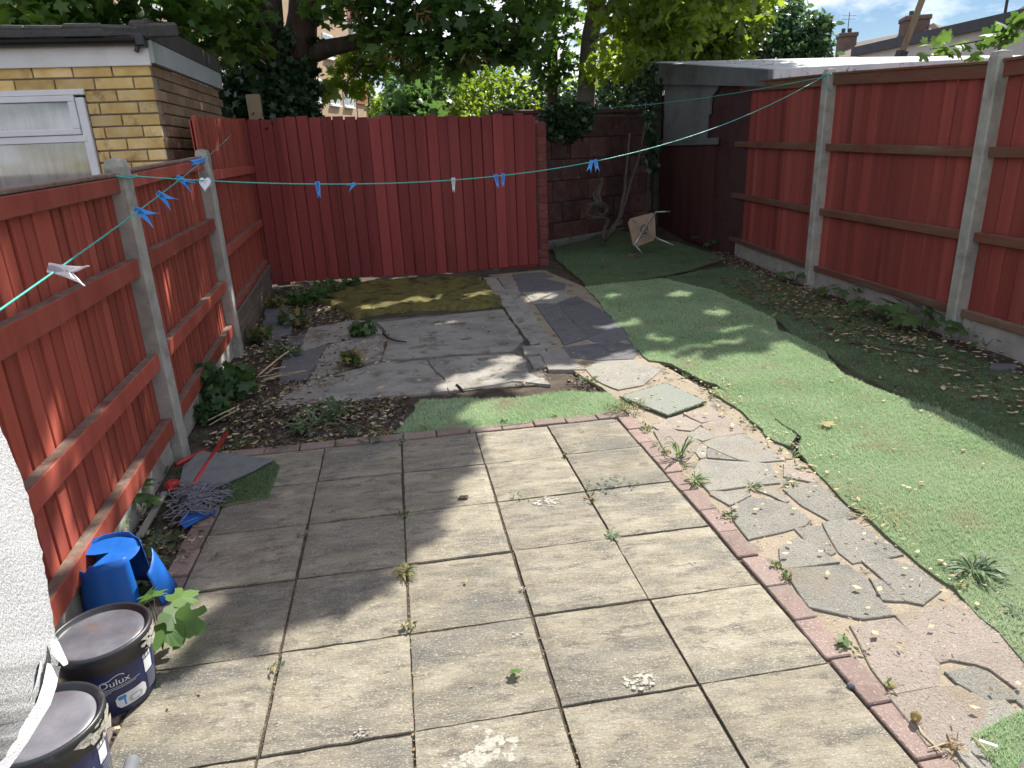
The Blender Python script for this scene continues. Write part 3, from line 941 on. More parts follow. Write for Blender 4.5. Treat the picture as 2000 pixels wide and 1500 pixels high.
turf([(3.24, 4.32), (4.2, 4.55), (4.9, 4.9), (5.65, 5.5), (5.7, 7.4), (5.0, 8.72), (4.3, 8.22), (3.62, 7.8), (3.4, 6.6)],
     'shaded dark green turf in the far corner under the block wall', mat='turf_dark', z=.004, dens=15000)
turf([tuple(G(*q).xy) for q in [(770, 845), (800, 812), (822, 782), (900, 776), (1000, 776), (1105, 764), (1190, 766), (1226, 790), (1208, 806), (1075, 821), (930, 838)]],
     'small worn strip of green turf between the concrete and the patio', z=-.012, dens=24000)
turf([tuple(G(*q).xy) for q in [(1893, 1438), (1958, 1392), (2040, 1360), (2120, 1500), (2000, 1580), (1935, 1495)]], 'corner of bright turf at the lower right beside the door frame', dens=30000)
turf([(-.36, -.75), (-.13, -.80), (-.12, -1.20), (-.2, -1.45), (-.40, -1.4)], 'ragged thin patch of turf by the gravel board behind the blue bucket', mat='turf_dark', z=-.028, dens=16000, rough=.03)

# square mat on the path
mpts = [tuple(G(*q).xy) for q in [(1210, 778), (1300, 752), (1379, 788), (1304, 815)]]
mc = np.array(mpts).mean(0)
tm = thing('turf_mat', (mc[0], mc[1], 0), 'square grey green mat lying askew across the crazy paving', 'mat')
MB().prism(rough_poly(mpts, .05, .005), .004, .017, .003).build('mat_top', MT['mat_grey'], tm)
q = []
for i in range(4):
    a, b = np.array(mpts[i]), np.array(mpts[(i + 1) % 4])
    for t in rng.random(260):
        p = a + (b - a) * t
        q.append((p[0], p[1], .009 + rng.random() * .006))
leaves('green_edge', np.array(q), .010, DIAM, MT['turf_dark'], tm, up=.2, hang=.2)

# folded turf offcut lying by the left fence: grey underside folded over a green triangle
A = [G(*q) for q in [(350, 988), (420, 992), (522, 972), (546, 912), (520, 908), (480, 930), (380, 985)]]
fm = thing('folded_turf', (A[3].x, A[3].y, 0), 'offcut of turf folded over to show its grey underside by the left fence', 'turf')
green = [tuple(G(*q).xy) for q in [(345, 992), (440, 990), (524, 974), (547, 914), (535, 905), (420, 950)]]
MB().prism(rough_poly(green, .04, .004), .002, .012).build('green_side', MT['turf_back'], fm)
q = sample(green, int(area(green) * 42000))
n = len(q)
V = np.zeros((n, 3, 3))
a = rng.random(n) * 6.28
V[:, 0] = np.stack([q[:, 0] - .002 * np.cos(a), q[:, 1] - .002 * np.sin(a), np.full(n, .011)], -1)
V[:, 1] = np.stack([q[:, 0] + .002 * np.cos(a), q[:, 1] + .002 * np.sin(a), np.full(n, .011)], -1)
V[:, 2] = np.stack([q[:, 0] + rng.normal(0, .006, n), q[:, 1] + rng.normal(0, .006, n), .022 + .008 * rng.random(n)], -1)
stuff(npmesh('pile', V.reshape(-1, 3), np.arange(3 * n).reshape(-1, 3), MT['turf_dark'], fm))
grey = [tuple(G(*q).xy) for q in [(362, 915), (398, 892), (440, 896), (480, 900), (536, 907), (500, 928), (440, 955), (400, 972), (352, 960)]]
gc = np.array(grey).mean(0)
MB().prism(rough_poly(grey, .03, .004), lambda x, y: .026 + .02 * mnoise.noise(Vector((x * 6, y * 6, 1))) , lambda x, y: .036 + .02 * mnoise.noise(Vector((x * 6, y * 6, 1))), .002).build('folded_flap', MT['turf_under'], fm)

# ================================================================== FENCES AND WALLS
def two_tone(o, m2, axis='z', lo=.6):
    me = o.data
    me.materials.append(m2)
    k = 'xyz'.index(axis)
    for p in me.polygons:
        if p.normal[k] > lo:
            p.material_index = 1
    return o


def post_mesh(h, w=.10):
    mb = MB()
    a, c = w / 2, .012
    ring = [(-a + c, -a), (a - c, -a), (a, -a + c), (a, a - c), (a - c, a), (-a + c, a), (-a, a - c), (-a, -a + c)]
    vs, fs = [], []
    for z, k in ((-.3, 1), (h - .05, 1), (h - .012, .82)):
        vs += [(x * k, y * k, z) for x, y in ring]
    vs.append((0, 0, h))
    for r in range(2):
        for i in range(8):
            j = (i + 1) % 8
            fs.append((r * 8 + i, r * 8 + j, r * 8 + 8 + j, r * 8 + 8 + i))
    for i in range(8):
        fs.append((16 + i, 16 + (i + 1) % 8, 24))
    return mb.add(vs, fs).mesh('post', MT['post'])


def board_run(parent, p0, p1, pitch, width, th, z0, z1, mat, yaw=0.0, off=0.0, zj=.006, flip=1, taper=True):
    """a run of upright boards from p0 to p1; z0, z1 are functions of the run parameter"""
    p0, p1 = Vector(p0), Vector(p1)
    d = p1 - p0
    L = d.length
    d.normalize()
    ang = math.atan2(d.y, d.x)
    n = int(round(L / pitch))
    pt = L / n
    mb = MB()
    me = MB().box((0, 0, .5), (width, th, 1.0), None, .002).mesh('fence_board', MT[mat])
    me2 = MB().box((0, 0, .5), (width * .97, th, 1.0), Euler((0, 0, .02)).to_matrix(), .002).mesh('fence_board', MT[mat])
    for i in range(n):
        t = (i + .5) / n
        p = p0 + d * (pt * (i + .5))
        a, b = z0(t) + rng.normal(0, zj * .4), z1(t) + rng.normal(0, zj)
        M = Matrix.Translation((p.x, p.y, a)) @ Euler((rng.normal(0, .0015), rng.normal(0, .0022), ang + yaw * flip)).to_matrix().to_4x4() @ Matrix.Diagonal((1, 1, b - a, 1))
        link('fence_board', me if rng.random() < .6 else me2, parent, M)


def rail(parent, a, b, wd, ht, mat, top='rail_top', name='rail'):
    o = MB().beam(a, b, wd, ht, ch=.004).build(name, MT[mat], parent)
    if top:
        two_tone(o, MT[top])
    return o


def lx(y):
    return -.40 - .0526 * (y - .12)


# ---- left fence: concrete posts, red boards seen from the rail side
t = thing('fence', (lx(.12), .12, 0), 'red board fence with concrete posts and four grey topped rails along the left side', 'fence', 'garden fences')
for y, h in ((-2.17, 1.62), (.12, 1.67), (2.40, 1.735)):
    link('post', post_mesh(h), t, Matrix.Translation((lx(y), y, 0)) @ Euler((rng.normal(0, .006), rng.normal(0, .006), -.05)).to_matrix().to_4x4())
for (y0, y1, dz0, dz1) in ((-2.12, .07, -.045, 0), (.17, 2.35, .01, .08)):
    board_run(t, (lx(y0) - .048, y0, 0), (lx(y1) - .048, y1, 0), .0985, .0915, .014, lambda u: .16, lambda u, a=dz0, b=dz1: 1.555 + a + (b - a) * u, 'red_left', yaw=.06)
    MB().beam((lx(y0) - .068, y0, .86), (lx(y1) - .068, y1, .86 + dz1 / 2), .008, 1.36, ch=0).build('backing_board', MT['red_left'], t)
    for (za, zb) in ((1.065, 1.16), (.545, .635), (.155, .25)):
        rail(t, (lx(y0) - .012, y0, (za + zb) / 2 + dz0 * .4), (lx(y1) - .012, y1, (za + zb) / 2 + dz1 * .3), .055, zb - za, 'red_left')
    rail(t, (lx(y0) - .016, y0, 1.535 + dz0), (lx(y1) - .016, y1, 1.535 + dz1), .045, .075, 'red_left', name='top_rail')
    rail(t, (lx(y0) - .035, y0, 1.585 + dz0), (lx(y1) - .035, y1, 1.585 + dz1), .07, .018, 'rail_top', None, name='capping')
    MB().beam((lx(y0) - .04, y0, .09), (lx(y1) - .04, y1, .09), .045, .22, ch=.006).build('gravel_board', MT['gravelboard'], t)
    for y, s in ((y0 + .012, 1), (y1 - .012, -1)):
        rail(t, (lx(y) - .02, y, .2), (lx(y) - .02, y, 1.52 + (dz0 if s > 0 else dz1)), .045, .02, 'red_left', None, name='batten') if False else None

# ---- low brick wall and the taller fence that stands on it
L0, L1 = Vector((-.50, 2.46, 0)), Vector((-.70, 5.70, 0))
lw = thing('low_wall', (-.6, 4.1, 0), 'low grey brown brick wall under the last stretch of the left fence', 'wall')
MB().beam(L0 + Vector((-.06, 0, .09)), L1 + Vector((-.06, 0, .09)), .085, .36, ch=.004).build('mortar_core', MT['block_mortar'], lw)
bm_ = [MB().box((0, 0, 0), (.255, .10, .072), None, .007).mesh('brick', MT['low_brick']) for _ in range(2)]
dirv = (L1 - L0).normalized()
ang = math.atan2(dirv.y, dirv.x)
for r in range(4):
    for i in range(13):
        s = .13 + i * .268 + (.134 if r % 2 else 0) - .05
        if s > 3.2:
            continue
        p = L0 + dirv * s
        link('brick', bm_[r % 2], lw, Matrix.Translation((p.x - .055 + rng.normal(0, .002), p.y, -.01 + r * .082)) @ Euler((0, rng.normal(0, .01), ang)).to_matrix().to_4x4())
MB().beam(L0 + Vector((-.06, 0, .305)), L1 + Vector((-.06, 0, .30)), .13, .025, ch=.006).build('coping', MT['low_brick'], lw)

t = thing('fence', (-.6, 4.1, .3), 'taller dark red board fence standing on the low brick wall at the back left', 'fence', 'garden fences')
F0, F1 = Vector((-.515, 2.46, 0)), Vector((-.725, 5.70, 0))
board_run(t, F0 + Vector((-.05, 0, 0)), F1 + Vector((-.05, 0, 0)), .0985, .091, .014, lambda u: .33, lambda u: 1.985 + .13 * u, 'red_left', yaw=.06)
MB().beam(F0 + Vector((-.072, 0, 1.16)), F1 + Vector((-.072, 0, 1.2)), .008, 1.6, ch=0).build('backing_board', MT['red_left'], t)
for z in (1.52, .86):
    rail(t, F0 + Vector((-.012, 0, z)), F1 + Vector((-.012, 0, z)), .05, .085, 'red_left')
rail(t, F0 + Vector((-.02, 0, .36)), F1 + Vector((-.02, 0, .36)), .06, .05, 'red_left')

# ---- back fence, seen from its board side
B0, B1 = Vector((-1.02, 5.735, 0)), Vector((2.985, 5.998, 0))
t = thing('fence', (1, 5.87, 0), 'dark red close boarded fence across the back of the garden', 'fence', 'garden fences')
board_run(t, B0, B1, .146, .1385, .016, lambda u: .035 + .02 * math.sin(u * 7) - .01, lambda u: 2.135 - .075 * u, 'red_back', yaw=.05, zj=.010, flip=-1)
MB().beam(B0 + Vector((0, .06, .45)), B1 + Vector((0, .06, .45)), .05, .08).build('rail', MT['red_back'], t)
MB().beam(B0 + Vector((0, .06, 1.7)), B1 + Vector((0, .06, 1.7)), .05, .08).build('rail', MT['red_back'], t)
MB().beam(B0 + Vector((0, .028, 1.085)), B1 + Vector((0, .028, 1.012)), .006, 2.04, ch=0).build('backing_board', MT['red_back'], t)

# ---- brick pillar between the back fence and the block wall
pl_ = thing('brick_pillar', (3.085, 6.1, 0), 'narrow red painted brick pillar at the right end of the back fence', 'pillar')
MB().box((3.085, 6.15, .95), (.112, .30, 1.93)).build('mortar_core', MT['red_block'], pl_)
pb = [MB().box((0, 0, 0), (.125, .15, .095), None, .009).mesh('brick', MT['pillar_brick']) for _ in range(2)]
for r in range(17):
    for k in range(2):
        link('brick', pb[r % 2], pl_, Matrix.Translation((3.085 + rng.normal(0, .004), 6.07 + k * .16, .05 + r * .111)) @ Euler((0, 0, rng.normal(0, .02))).to_matrix().to_4x4())
mb = MB()
mb.tube([(3.085, 5.99, 1.915), (3.085, 6.31, 1.915)], .065, 12)
mb.build('rounded_cap', MT['pillar_brick'], pl_)

# ---- block wall
W0 = Vector((2.75, 7.43, 0))
WD = Vector((.84, .543, 0)).normalized()
WN = Vector((WD.y, -WD.x, 0))
wang = math.atan2(WD.y, WD.x)
bw = thing('block_wall', W0 + WD * 1.7, 'old block wall with worn dark red paint across the far corner', 'wall')
WL = 3.95
mb = MB()
a, b = W0 + WN * -.10, W0 + WD * WL + WN * -.10
mb.beam((a.x, a.y, 1.06), (b.x, b.y, 1.09), .185, 2.2, ch=0)
mb.build('mortar_core', MT['block_mortar'], bw)
blk = [MB().box((0, 0, 0), (.456, .06, .332), None, .012).mesh('block', MT['red_block']) for _ in range(3)]
for r in range(6):
    for i in range(9):
        s = i * .472 + (.236 if r % 2 else 0) - .1
        if s < 0 or s > WL - .1:
            continue
        p = W0 + WD * s + WN * rng.normal(.0, .0025)
        link('block', blk[rng.integers(3)], bw, Matrix.Translation((p.x, p.y, .19 + .02 + r * .347)) @ Euler((rng.normal(0, .006), rng.normal(0, .006), wang)).to_matrix().to_4x4())
a, b = W0 + WN * -.06, W0 + WD * WL + WN * -.06
MB().beam((a.x, a.y, 2.175), (b.x, b.y, 2.21), .24, .07, ch=.015).build('coping', MT['red_block'], bw)
a, b = W0 + WN * .02, W0 + WD * WL + WN * .02
MB().beam((a.x, a.y, .02), (b.x, b.y, .06), .16, .16, ch=.02).build('footing', MT['concrete'], bw)

# ---- right fence: boards behind concrete posts, brown rails
RP = [Vector((5.30, -3.58, 0)), Vector((5.415, -1.27, 0)), Vector((5.535, 1.04, 0)), Vector((5.675, 3.37, 0)), Vector((6.05, 6.28, 0))]
RT = [2.07, 2.085, 2.105, 2.245, 2.40]          # height of the top edge at each post
t = thing('fence', RP[2], 'tall brick red fence with thick grey concrete posts along the right side', 'fence', 'garden fences')
for i, p in enumerate(RP[:4]):
    link('post', post_mesh(RT[i] + .075 - (.02 if i == 3 else 0), .115), t, Matrix.Translation(p - Vector((.02, 0, 0))) @ Euler((0, rng.normal(.004, .004), -.06)).to_matrix().to_4x4())
MT['red_right_seam'] = MT['red_right']
for i in range(4):
    a, b = RP[i], RP[i + 1]
    d = (b - a).normalized()
    nrm = Vector((-d.y, d.x, 0))               # towards the garden
    a2, b2 = a + d * .06, b - d * (.06 if i < 3 else 0)
    o = -nrm * .03
    board_run(t, a2 + o, b2 + o, .134, .1305, .016, lambda u: .20, lambda u, i=i: RT[i] - .03 + (RT[i + 1] - RT[i]) * u, 'red_right', yaw=.02)
    MB().beam(a2 + o * 1.6 + Vector((0, 0, 1.1)), b2 + o * 1.6 + Vector((0, 0, 1.1)), .008, 1.75, ch=0).build('backing_board', MT['red_right'], t)
    r0 = nrm * .008
    k = (RT[i] - 2.105), (RT[i + 1] - 2.105)
    for z, zz, hh, mat in ((1.46, .38, .075, 'rail_right'), (.82, .10, .07, 'rail_right'), (.205, 0, .06, 'rail_right')):
        rail(t, a2 + r0 + Vector((0, 0, z + zz * k[0])), b2 + r0 + Vector((0, 0, z + zz * k[1])), .05, hh, mat)
    rail(t, a2 + r0 + Vector((0, 0, RT[i] - .06)), b2 + r0 + Vector((0, 0, RT[i + 1] - .06)), .03, .11, 'rail_right', None, name='top_rail')
    rail(t, a2 + Vector((0, 0, RT[i])), b2 + Vector((0, 0, RT[i + 1])), .085, .02, 'rail_right', 'timber', name='capping')
    MB().beam(a2 - nrm * .02 + Vector((0, 0, .06)), b2 - nrm * .02 + Vector((0, 0, .06)), .05, .26, ch=.008).build('gravel_board', MT['gravelboard'], t)

# ================================================================== YELLOW BRICK OUTHOUSE (over the left fence)
oh = thing('brick_outhouse', (-2.2, 3.6, 0), 'flat roofed yellow brick outhouse with white window behind the left fence', 'outhouse')
MB().box((-2.55, 3.655, 1.2), (3.47, 2.27, 2.36)).box((-1.062, 2.49, 1.2), (.494, .06, 2.36)).box((-2.80, 2.49, 2.294), (2.97, .06, .172)).build('wall', MT['brick_mortar'], oh)
fb = [MB().box((0, 0, 0), (.276, .03, .078), None, .004).mesh('brick', MT['yellow_brick']) for _ in range(3)]
hb = [MB().box((0, 0, 0), (.135, .03, .078), None, .004).mesh('brick', MT['yellow_brick']) for _ in range(2)]
sb = [MB().box((0, 0, 0), (.03, .276, .078), None, .004).mesh('brick', MT['brown_brick']) for _ in range(3)]
cz = .0905
WX = -1.335                                    # right hand side of the window opening
for r in range(15):
    z = 2.335 - r * cz
    inwin = z < 2.215 and z > 1.25
    x = -.81
    if r % 2:
        link('brick', hb[r % 2], oh, Matrix.Translation((x - .0675, 2.455, z)))
        x -= .146
    while x > -2.9:
        if inwin and x - .276 < WX:
            wleft = x - (WX + .012)
            if wleft > .04:
                M = Matrix.Translation((x - wleft / 2, 2.455, z)) @ Matrix.Diagonal((wleft / .276, 1, 1, 1))
                link('brick', fb[rng.integers(3)], oh, M)
            break
        link('brick', fb[rng.integers(3)], oh, Matrix.Translation((x - .138, 2.455 + rng.normal(0, .0012), z + rng.normal(0, .001))) @ Euler((0, rng.normal(0, .003), 0)).to_matrix().to_4x4())
        x -= .287
    y = 2.445 + (.143 if r % 2 else 0)
    while y < 4.7:
        link('brick', sb[rng.integers(3)], oh, Matrix.Translation((-.812 + rng.normal(0, .002), y + .14, z)))
        y += .287
MB().box((-2.6, 2.435, 2.44), (3.62, .035, .145), None, .003).build('front_fascia', MT['white_paint'], oh)
o = MB().box((-.789, 3.62, 2.465), (.064, 2.40, .165), None, .003).build('side_fascia', MT['grey_paint'], oh)
MB().box((-.768, 3.62, 2.622), (.036, 2.42, .15), None, .003).build('upper_fascia_board', MT['felt'], oh)
mb = MB()
arc = [(.05 * math.sin(a), -.05 * math.cos(a)) for a in np.linspace(-1.5, 1.5, 9)]
vs, fs = [], []
for xx in (-4.4, -.80):
    for (dy, dz) in arc:
        vs.append((xx, 2.375 + dy, 2.555 + dz))
    for (dy, dz) in arc[::-1]:
        vs.append((xx, 2.375 + dy * .9, 2.555 + dz * .9))
n = 18
for i in range(n):
    fs.append((i, (i + 1) % n, n + (i + 1) % n, n + i))
fs += [tuple(range(n - 1, -1, -1)), tuple(range(n, 2 * n))]
mb.add(vs, fs)
mb.box((-.815, 2.375, 2.535), (.07, .11, .085), None, .01)
mb.box((-.86, 2.39, 2.48), (.03, .03, .05), Euler((0, .5, 0)).to_matrix(), .006)
mb.build('gutter', MT['gutter'], oh)
MB().box((-2.57, 3.62, 2.60), (3.62, 2.46, .055), None, .006).build('roof', MT['felt'], oh)
mb = MB()
for k in range(14):
    mb.box((-4.2 + k * .27, 2.43 + rng.normal(0, .004), 2.612 + rng.normal(0, .006)), (.28, .07, .10), Euler((.25, rng.normal(0, .02), 0)).to_matrix(), .015)
mb.build('roof_edge_felt', MT['felt'], oh)
MB().prism([(-.885, 2.39), (-.765, 2.39), (-.765, 2.49), (-.885, 2.49)], 2.555, 2.685, .02).build('roof_corner', MT['felt'], oh)
wn = MB().box((-2.15, 2.448, 2.190), (1.66, .07, .042), None, .004).box((WX - .03, 2.449, 1.73), (.062, .068, .84), None, .004) \
    .box((-2.16, 2.447, 1.848), (1.58, .072, .052), None, .004).build('window', MT['window_white'], oh)
mb = MB()
for (x0, x1, z0, z1) in ((-2.9, WX - .065, 1.878, 2.166),):
    for cx, cz_, sx, sz in (((x0 + x1) / 2, z1 - .022, x1 - x0, .044), ((x0 + x1) / 2, z0 + .022, x1 - x0, .044), (x1 - .025, (z0 + z1) / 2, .05, z1 - z0 - .09)):
        mb.box((cx, 2.425, cz_), (sx, .045, sz), None, .004)
mb.build('opening_light', MT['window_white'], wn)
MB().box((-2.15, 2.450, 2.02), (1.5, .006, .22)).build('pane', MT['glass'], wn)
MB().box((-2.15, 2.452, 1.55), (1.5, .006, .54)).build('pane', MT['glass'], wn)
vs, fs = [], []
n = 160
for i in range(n + 1):
    x = -3.0 + 1.68 * i / n
    y = 2.492 + .008 * math.sin(i * .9) + .005 * math.sin(i * .37)
    vs += [(x, y, 1.28), (x, y, 2.16)]
for i in range(n):
    fs.append((2 * i, 2 * i + 2, 2 * i + 3, 2 * i + 1))
MB().add(vs, fs).build('net_curtain', MT['curtain'], oh, True)

# ================================================================== GARAGE behind the right fence
ga = thing('garage', (8.3, 7.2, 0), 'flat roofed garage with pale roof and dark plank door beyond the right fence', 'garage')
MB().box((8.5, 7.25, 1.2), (5.0, 3.9, 2.5)).build('wall', MT['garage_wall'], ga)
rp = {}


def Yp(x, y, yy):
    d = ray(x, y)
    return Vector(CAM + d * ((yy - CAM[1]) / d[1]))


def Xp(x, y, xx):
    d = ray(x, y)
    return Vector(CAM + d * ((xx - CAM[0]) / d[0]))


nl, nr = Yp(1509, 134, 5.08), Yp(1930, 113, 5.08)
fl, fr = Xp(1278, 121, nl.x), Yp(2010, 105, 9.3)
nr = nl + (nr - nl) * 1.3
ff = Yp(1650, 112, 9.3)
fl2 = fl + (ff - fl) * 1.0
vs = [nl, nr, Vector((nr.x, fr.y, fr.z)), ff, fl]
dn = Vector((0, 0, -.10))
vs2 = [p + dn for p in vs]
MB().add(vs + vs2, [(0, 1, 2, 3, 4), (9, 8, 7, 6, 5), (0, 5, 6, 1), (1, 6, 7, 2), (2, 7, 8, 3), (3, 8, 9, 4), (4, 9, 5, 0)]).build('roof', MT['roof_white'], ga)


def fas(a, b, dz, m, name, off):
    d = (b - a)
    nrm = Vector((d.y, -d.x, 0)).normalized() * off
    a0, b0 = a + Vector((0, 0, -.012)), b + Vector((0, 0, -.012))
    q = [a0, b0, b0 + Vector((0, 0, -dz[1])), a0 + Vector((0, 0, -dz[0]))]
    q2 = [p + nrm for p in q]
    return MB().add(q + q2, [(3, 2, 1, 0), (4, 5, 6, 7), (0, 1, 5, 4), (1, 2, 6, 5), (2, 3, 7, 6), (3, 0, 4, 7)]).build(name, MT[m], ga)


fas(fl, nl, (.36, .20), 'garage_fascia', 'side_fascia', .05)
fas(nl, nr, (.20, .24), 'fascia_stain', 'front_fascia', .05)
# door of upright planks in the wall that faces the garden
dr = MB().box((5.985, 7.83, .80), (.05, 2.3, 1.62)).build('door', MT['bench_red'], ga)
dp = [MB().box((0, 0, 0), (.03, .365, 1.56), None, .006).mesh('plank', MT['bench_red']) for _ in range(2)]
for i in range(6):
    link('plank', dp[i % 2], dr, Matrix.Translation((5.955 + rng.normal(0, .004), 6.88 + i * .38, .80)))
MB().box((5.935, 7.83, 1.62), (.06, 2.5, .10), None, .008).build('lintel', MT['garage_fascia'], ga)
wp = rough_poly([(8.85, 1.66), (7.05, 1.66), (7.0, 1.98), (6.92, 2.02), (6.9, 2.28), (6.72, 2.36), (6.68, 2.50), (8.85, 2.62)], .12, .035)
vs = [(5.985, y, z) for y, z in wp] + [(5.955, y, z) for y, z in wp]
n = len(wp)
MB().add(vs, [tuple(range(n, 2 * n)), tuple(range(n - 1, -1, -1))] + [(i, (i + 1) % n, n + (i + 1) % n, n + i) for i in range(n)]).build('whitewash_patch', MT['whitewash'], ga)
MB().box((5.93, 9.12, 1.35), (.12, .16, 2.7), None, .01).build('corner_post', MT['felt'], ga)
q = np.array([(nl.x + .3 + rng.random() * 4.2 * (1 if k % 3 else .4), 5.5 + rng.random() * 3.2, 0) for k in range(160)])
for k in range(len(q)):
    u = (q[k, 1] - nl.y) / (fl.y - nl.y)
    q[k, 2] = nl.z + (fl.z - nl.z) * u + .012
stuff(leaves('roof_litter', q, .09, KEYS, MT['deadleaf'], ga, up=.85, hang=0))

# ================================================================== FAR BUILDINGS
def wall_frame(P0, az):
    """local frame on a vertical wall: s along, h up, n outwards"""
    d = Vector((math.sin(az), math.cos(az), 0))
    n = Vector((d.y, -d.x, 0))
    R = Matrix((d, -n, Vector((0, 0, 1)))).transposed()
    return d, n, R


P0 = D(600, 200, 45)
P0.z = 0
adir, an, aR = wall_frame(P0, math.radians(19))
ap = thing('apartment_block', P0, 'brick block of flats with white windows far beyond the back fence', 'flats')


def wbox(parent, name, s, h, off, ls, lh, ln, m, base=None, dd=None, nn=None, RR=None, ch=0.0):
    base = P0 if base is None else base
    dd, nn, RR = (adir, an, aR) if dd is None else (dd, nn, RR)
    c = base + dd * s + nn * off + Vector((0, 0, h))
    return MB().box(c, (ls, ln, lh), RR, ch).build(name, MT[m], parent)


wbox(ap, 'wall', -3.9, 7, -5, 23.2, 14, 10, 'flat_brick')
for s0 in (-13.2, -10.7, -8.2, -5.7, -3.2, 1.5, 4.0, 6.3):
    for h0 in (2.1, 4.8, 7.5, 10.2, 12.9):
        if h0 > 12:
            continue
        wi = wbox(ap, 'window', s0, h0 + .65, .02, 1.5, 1.35, .09, 'far_white')
        for k in (-.36, .36):
            wbox(wi, 'pane', s0 + k, h0 + .65, .07, .60, 1.16, .02, 'far_glass')
        wbox(ap, 'sill', s0, h0 - .09, .08, 1.6, .10, .2, 'far_white')
for h0 in (3.75,):
    wbox(ap, 'red_panel', -3, 1.0, .03, 20, 1.9, .06, 'flat_red')
wbox(ap, 'roof', -3.9, 14.3, -5, 24, .6, 10.8, 'far_roof')
# stair bay, set back, with dark pipes and red panels
P1 = P0 + adir * 7.75
wbox(ap, 'stair_bay', 10.5, 7, -5.6, 5.6, 14, 8.8, 'flat_brick')
wbox(ap, 'drain_pipe', 7.9, 6.5, -.15, .22, 13, .22, 'pipe')
wbox(ap, 'drain_pipe', 10.1, 6.5, -1.05, .28, 13, .28, 'pipe')
wbox(ap, 'drain_pipe', 13.25, 6.5, -1.1, .2, 13, .2, 'pipe')
for h0 in (1.0, 6.0, 8.8, 11.5):
    wbox(ap, 'red_panel', 11.8, h0, -1.13, 2.4, 1.5, .14, 'flat_red')
    wbox(ap, 'red_panel', 9.1, h0, -1.13, 1.3, 1.5, .14, 'flat_red')
for h0 in (3.4, 7.3, 10.1):
    for s0 in (9.1, 11.9):
        wi = wbox(ap, 'window', s0, h0, -1.12, 1.2, 1.3, .16, 'far_white')
        wbox(wi, 'pane', s0, h0, -1.02, .9, 1.05, .02, 'far_glass')

c = D(800, 215, 62)
gb_ = thing('grey_building', (c.x, c.y, 0), 'low grey building with flat roof glimpsed beyond the block of flats', 'building')
MB().box((c.x + 2, c.y + 4, 2.6), (9, 8, 5.2)).build('wall', MT['far_roof'], gb_)
MB().box((c.x + 2, c.y + 4, 5.3), (9.4, 8.4, .25)).build('roof', MT['dark_fascia'], gb_)

# pale house with the long dark fascia, right
Q0 = D(1674, 107, 30)
h0 = Q0.z
az = math.radians(185.4)
d_, n_, R_ = Vector((math.sin(az), math.cos(az), 0)), None, None
n_ = Vector((-abs(d_.y), d_.x * 1, 0)).normalized()
Q1 = Q0 + d_ * 15
e1 = D(1990, 42, 1)
ph = thing('pale_house', (Q0.x, Q0.y, 0), 'long pale rendered house wall under a dark sloping fascia on the right', 'house')
side = Vector((1, .09, 0))
a, b = Vector((Q0.x, Q0.y, 0)), Vector((Q1.x, Q1.y, 0))
# height along the wall comes from the slope of its fascia
d1 = ray(1990, 42)
den = d1[0] * d_.y - d1[1] * d_.x
tt = ((Q0.x - CAM[0]) * d_.y - (Q0.y - CAM[1]) * d_.x) / den
pz = Vector(CAM + d1 * tt)
u1 = (pz - Q0).dot(d_)
slope = (pz.z - h0) / u1
zb = h0 + slope * 15


def quadbox(parent, name, a, b, za0, za1, zb0, zb1, depth, m, off=0.0):
    o = side * off
    a_, b_ = a + o, b + o
    q = [Vector((a_.x, a_.y, za0)), Vector((b_.x, b_.y, zb0)), Vector((b_.x, b_.y, zb1)), Vector((a_.x, a_.y, za1))]
    q2 = [p + side * depth for p in q]
    return MB().add(q + q2, [(0, 1, 2, 3), (7, 6, 5, 4), (0, 4, 5, 1), (1, 5, 6, 2), (2, 6, 7, 3), (3, 7, 4, 0)]).build(name, MT[m], parent)


quadbox(ph, 'wall', a, b, 0, h0 - .02, 0, zb - .02, 5, 'render')
quadbox(ph, 'fascia', a - d_ * .2, b, h0 - .03, h0 + .26, zb - .03, zb + .26, 5.3, 'dark_fascia', -.15)
for u in (7.1, 8.6, 10.2):
    p = a + d_ * u
    MB().box((p.x - .03, p.y, 4), (.05, .05, 8)).build('panel_joint', MT['pipe'], ph)

# terrace with chimneys behind it
th = thing('terraced_house', D(1750, 100, 40) * 1, 'brown tiled terrace roof with two brick chimneys and a skylight on the right', 'house')
th.location.z = 0


def DD(x, y, d):
    return D(x, y, d)


def slab3(name, pts, depth, m, parent):
    q = [Vector(p) for p in pts]
    n = (q[1] - q[0]).cross(q[2] - q[0]).normalized()
    if n.y > 0:
        n = -n
    q2 = [p - n * depth for p in q]
    k = len(q)
    return MB().add(q + q2, [tuple(range(k)), tuple(range(2 * k - 1, k - 1, -1))] + [(i, k + i, k + (i + 1) % k, (i + 1) % k) for i in range(k)]).build(name, MT[m], parent)


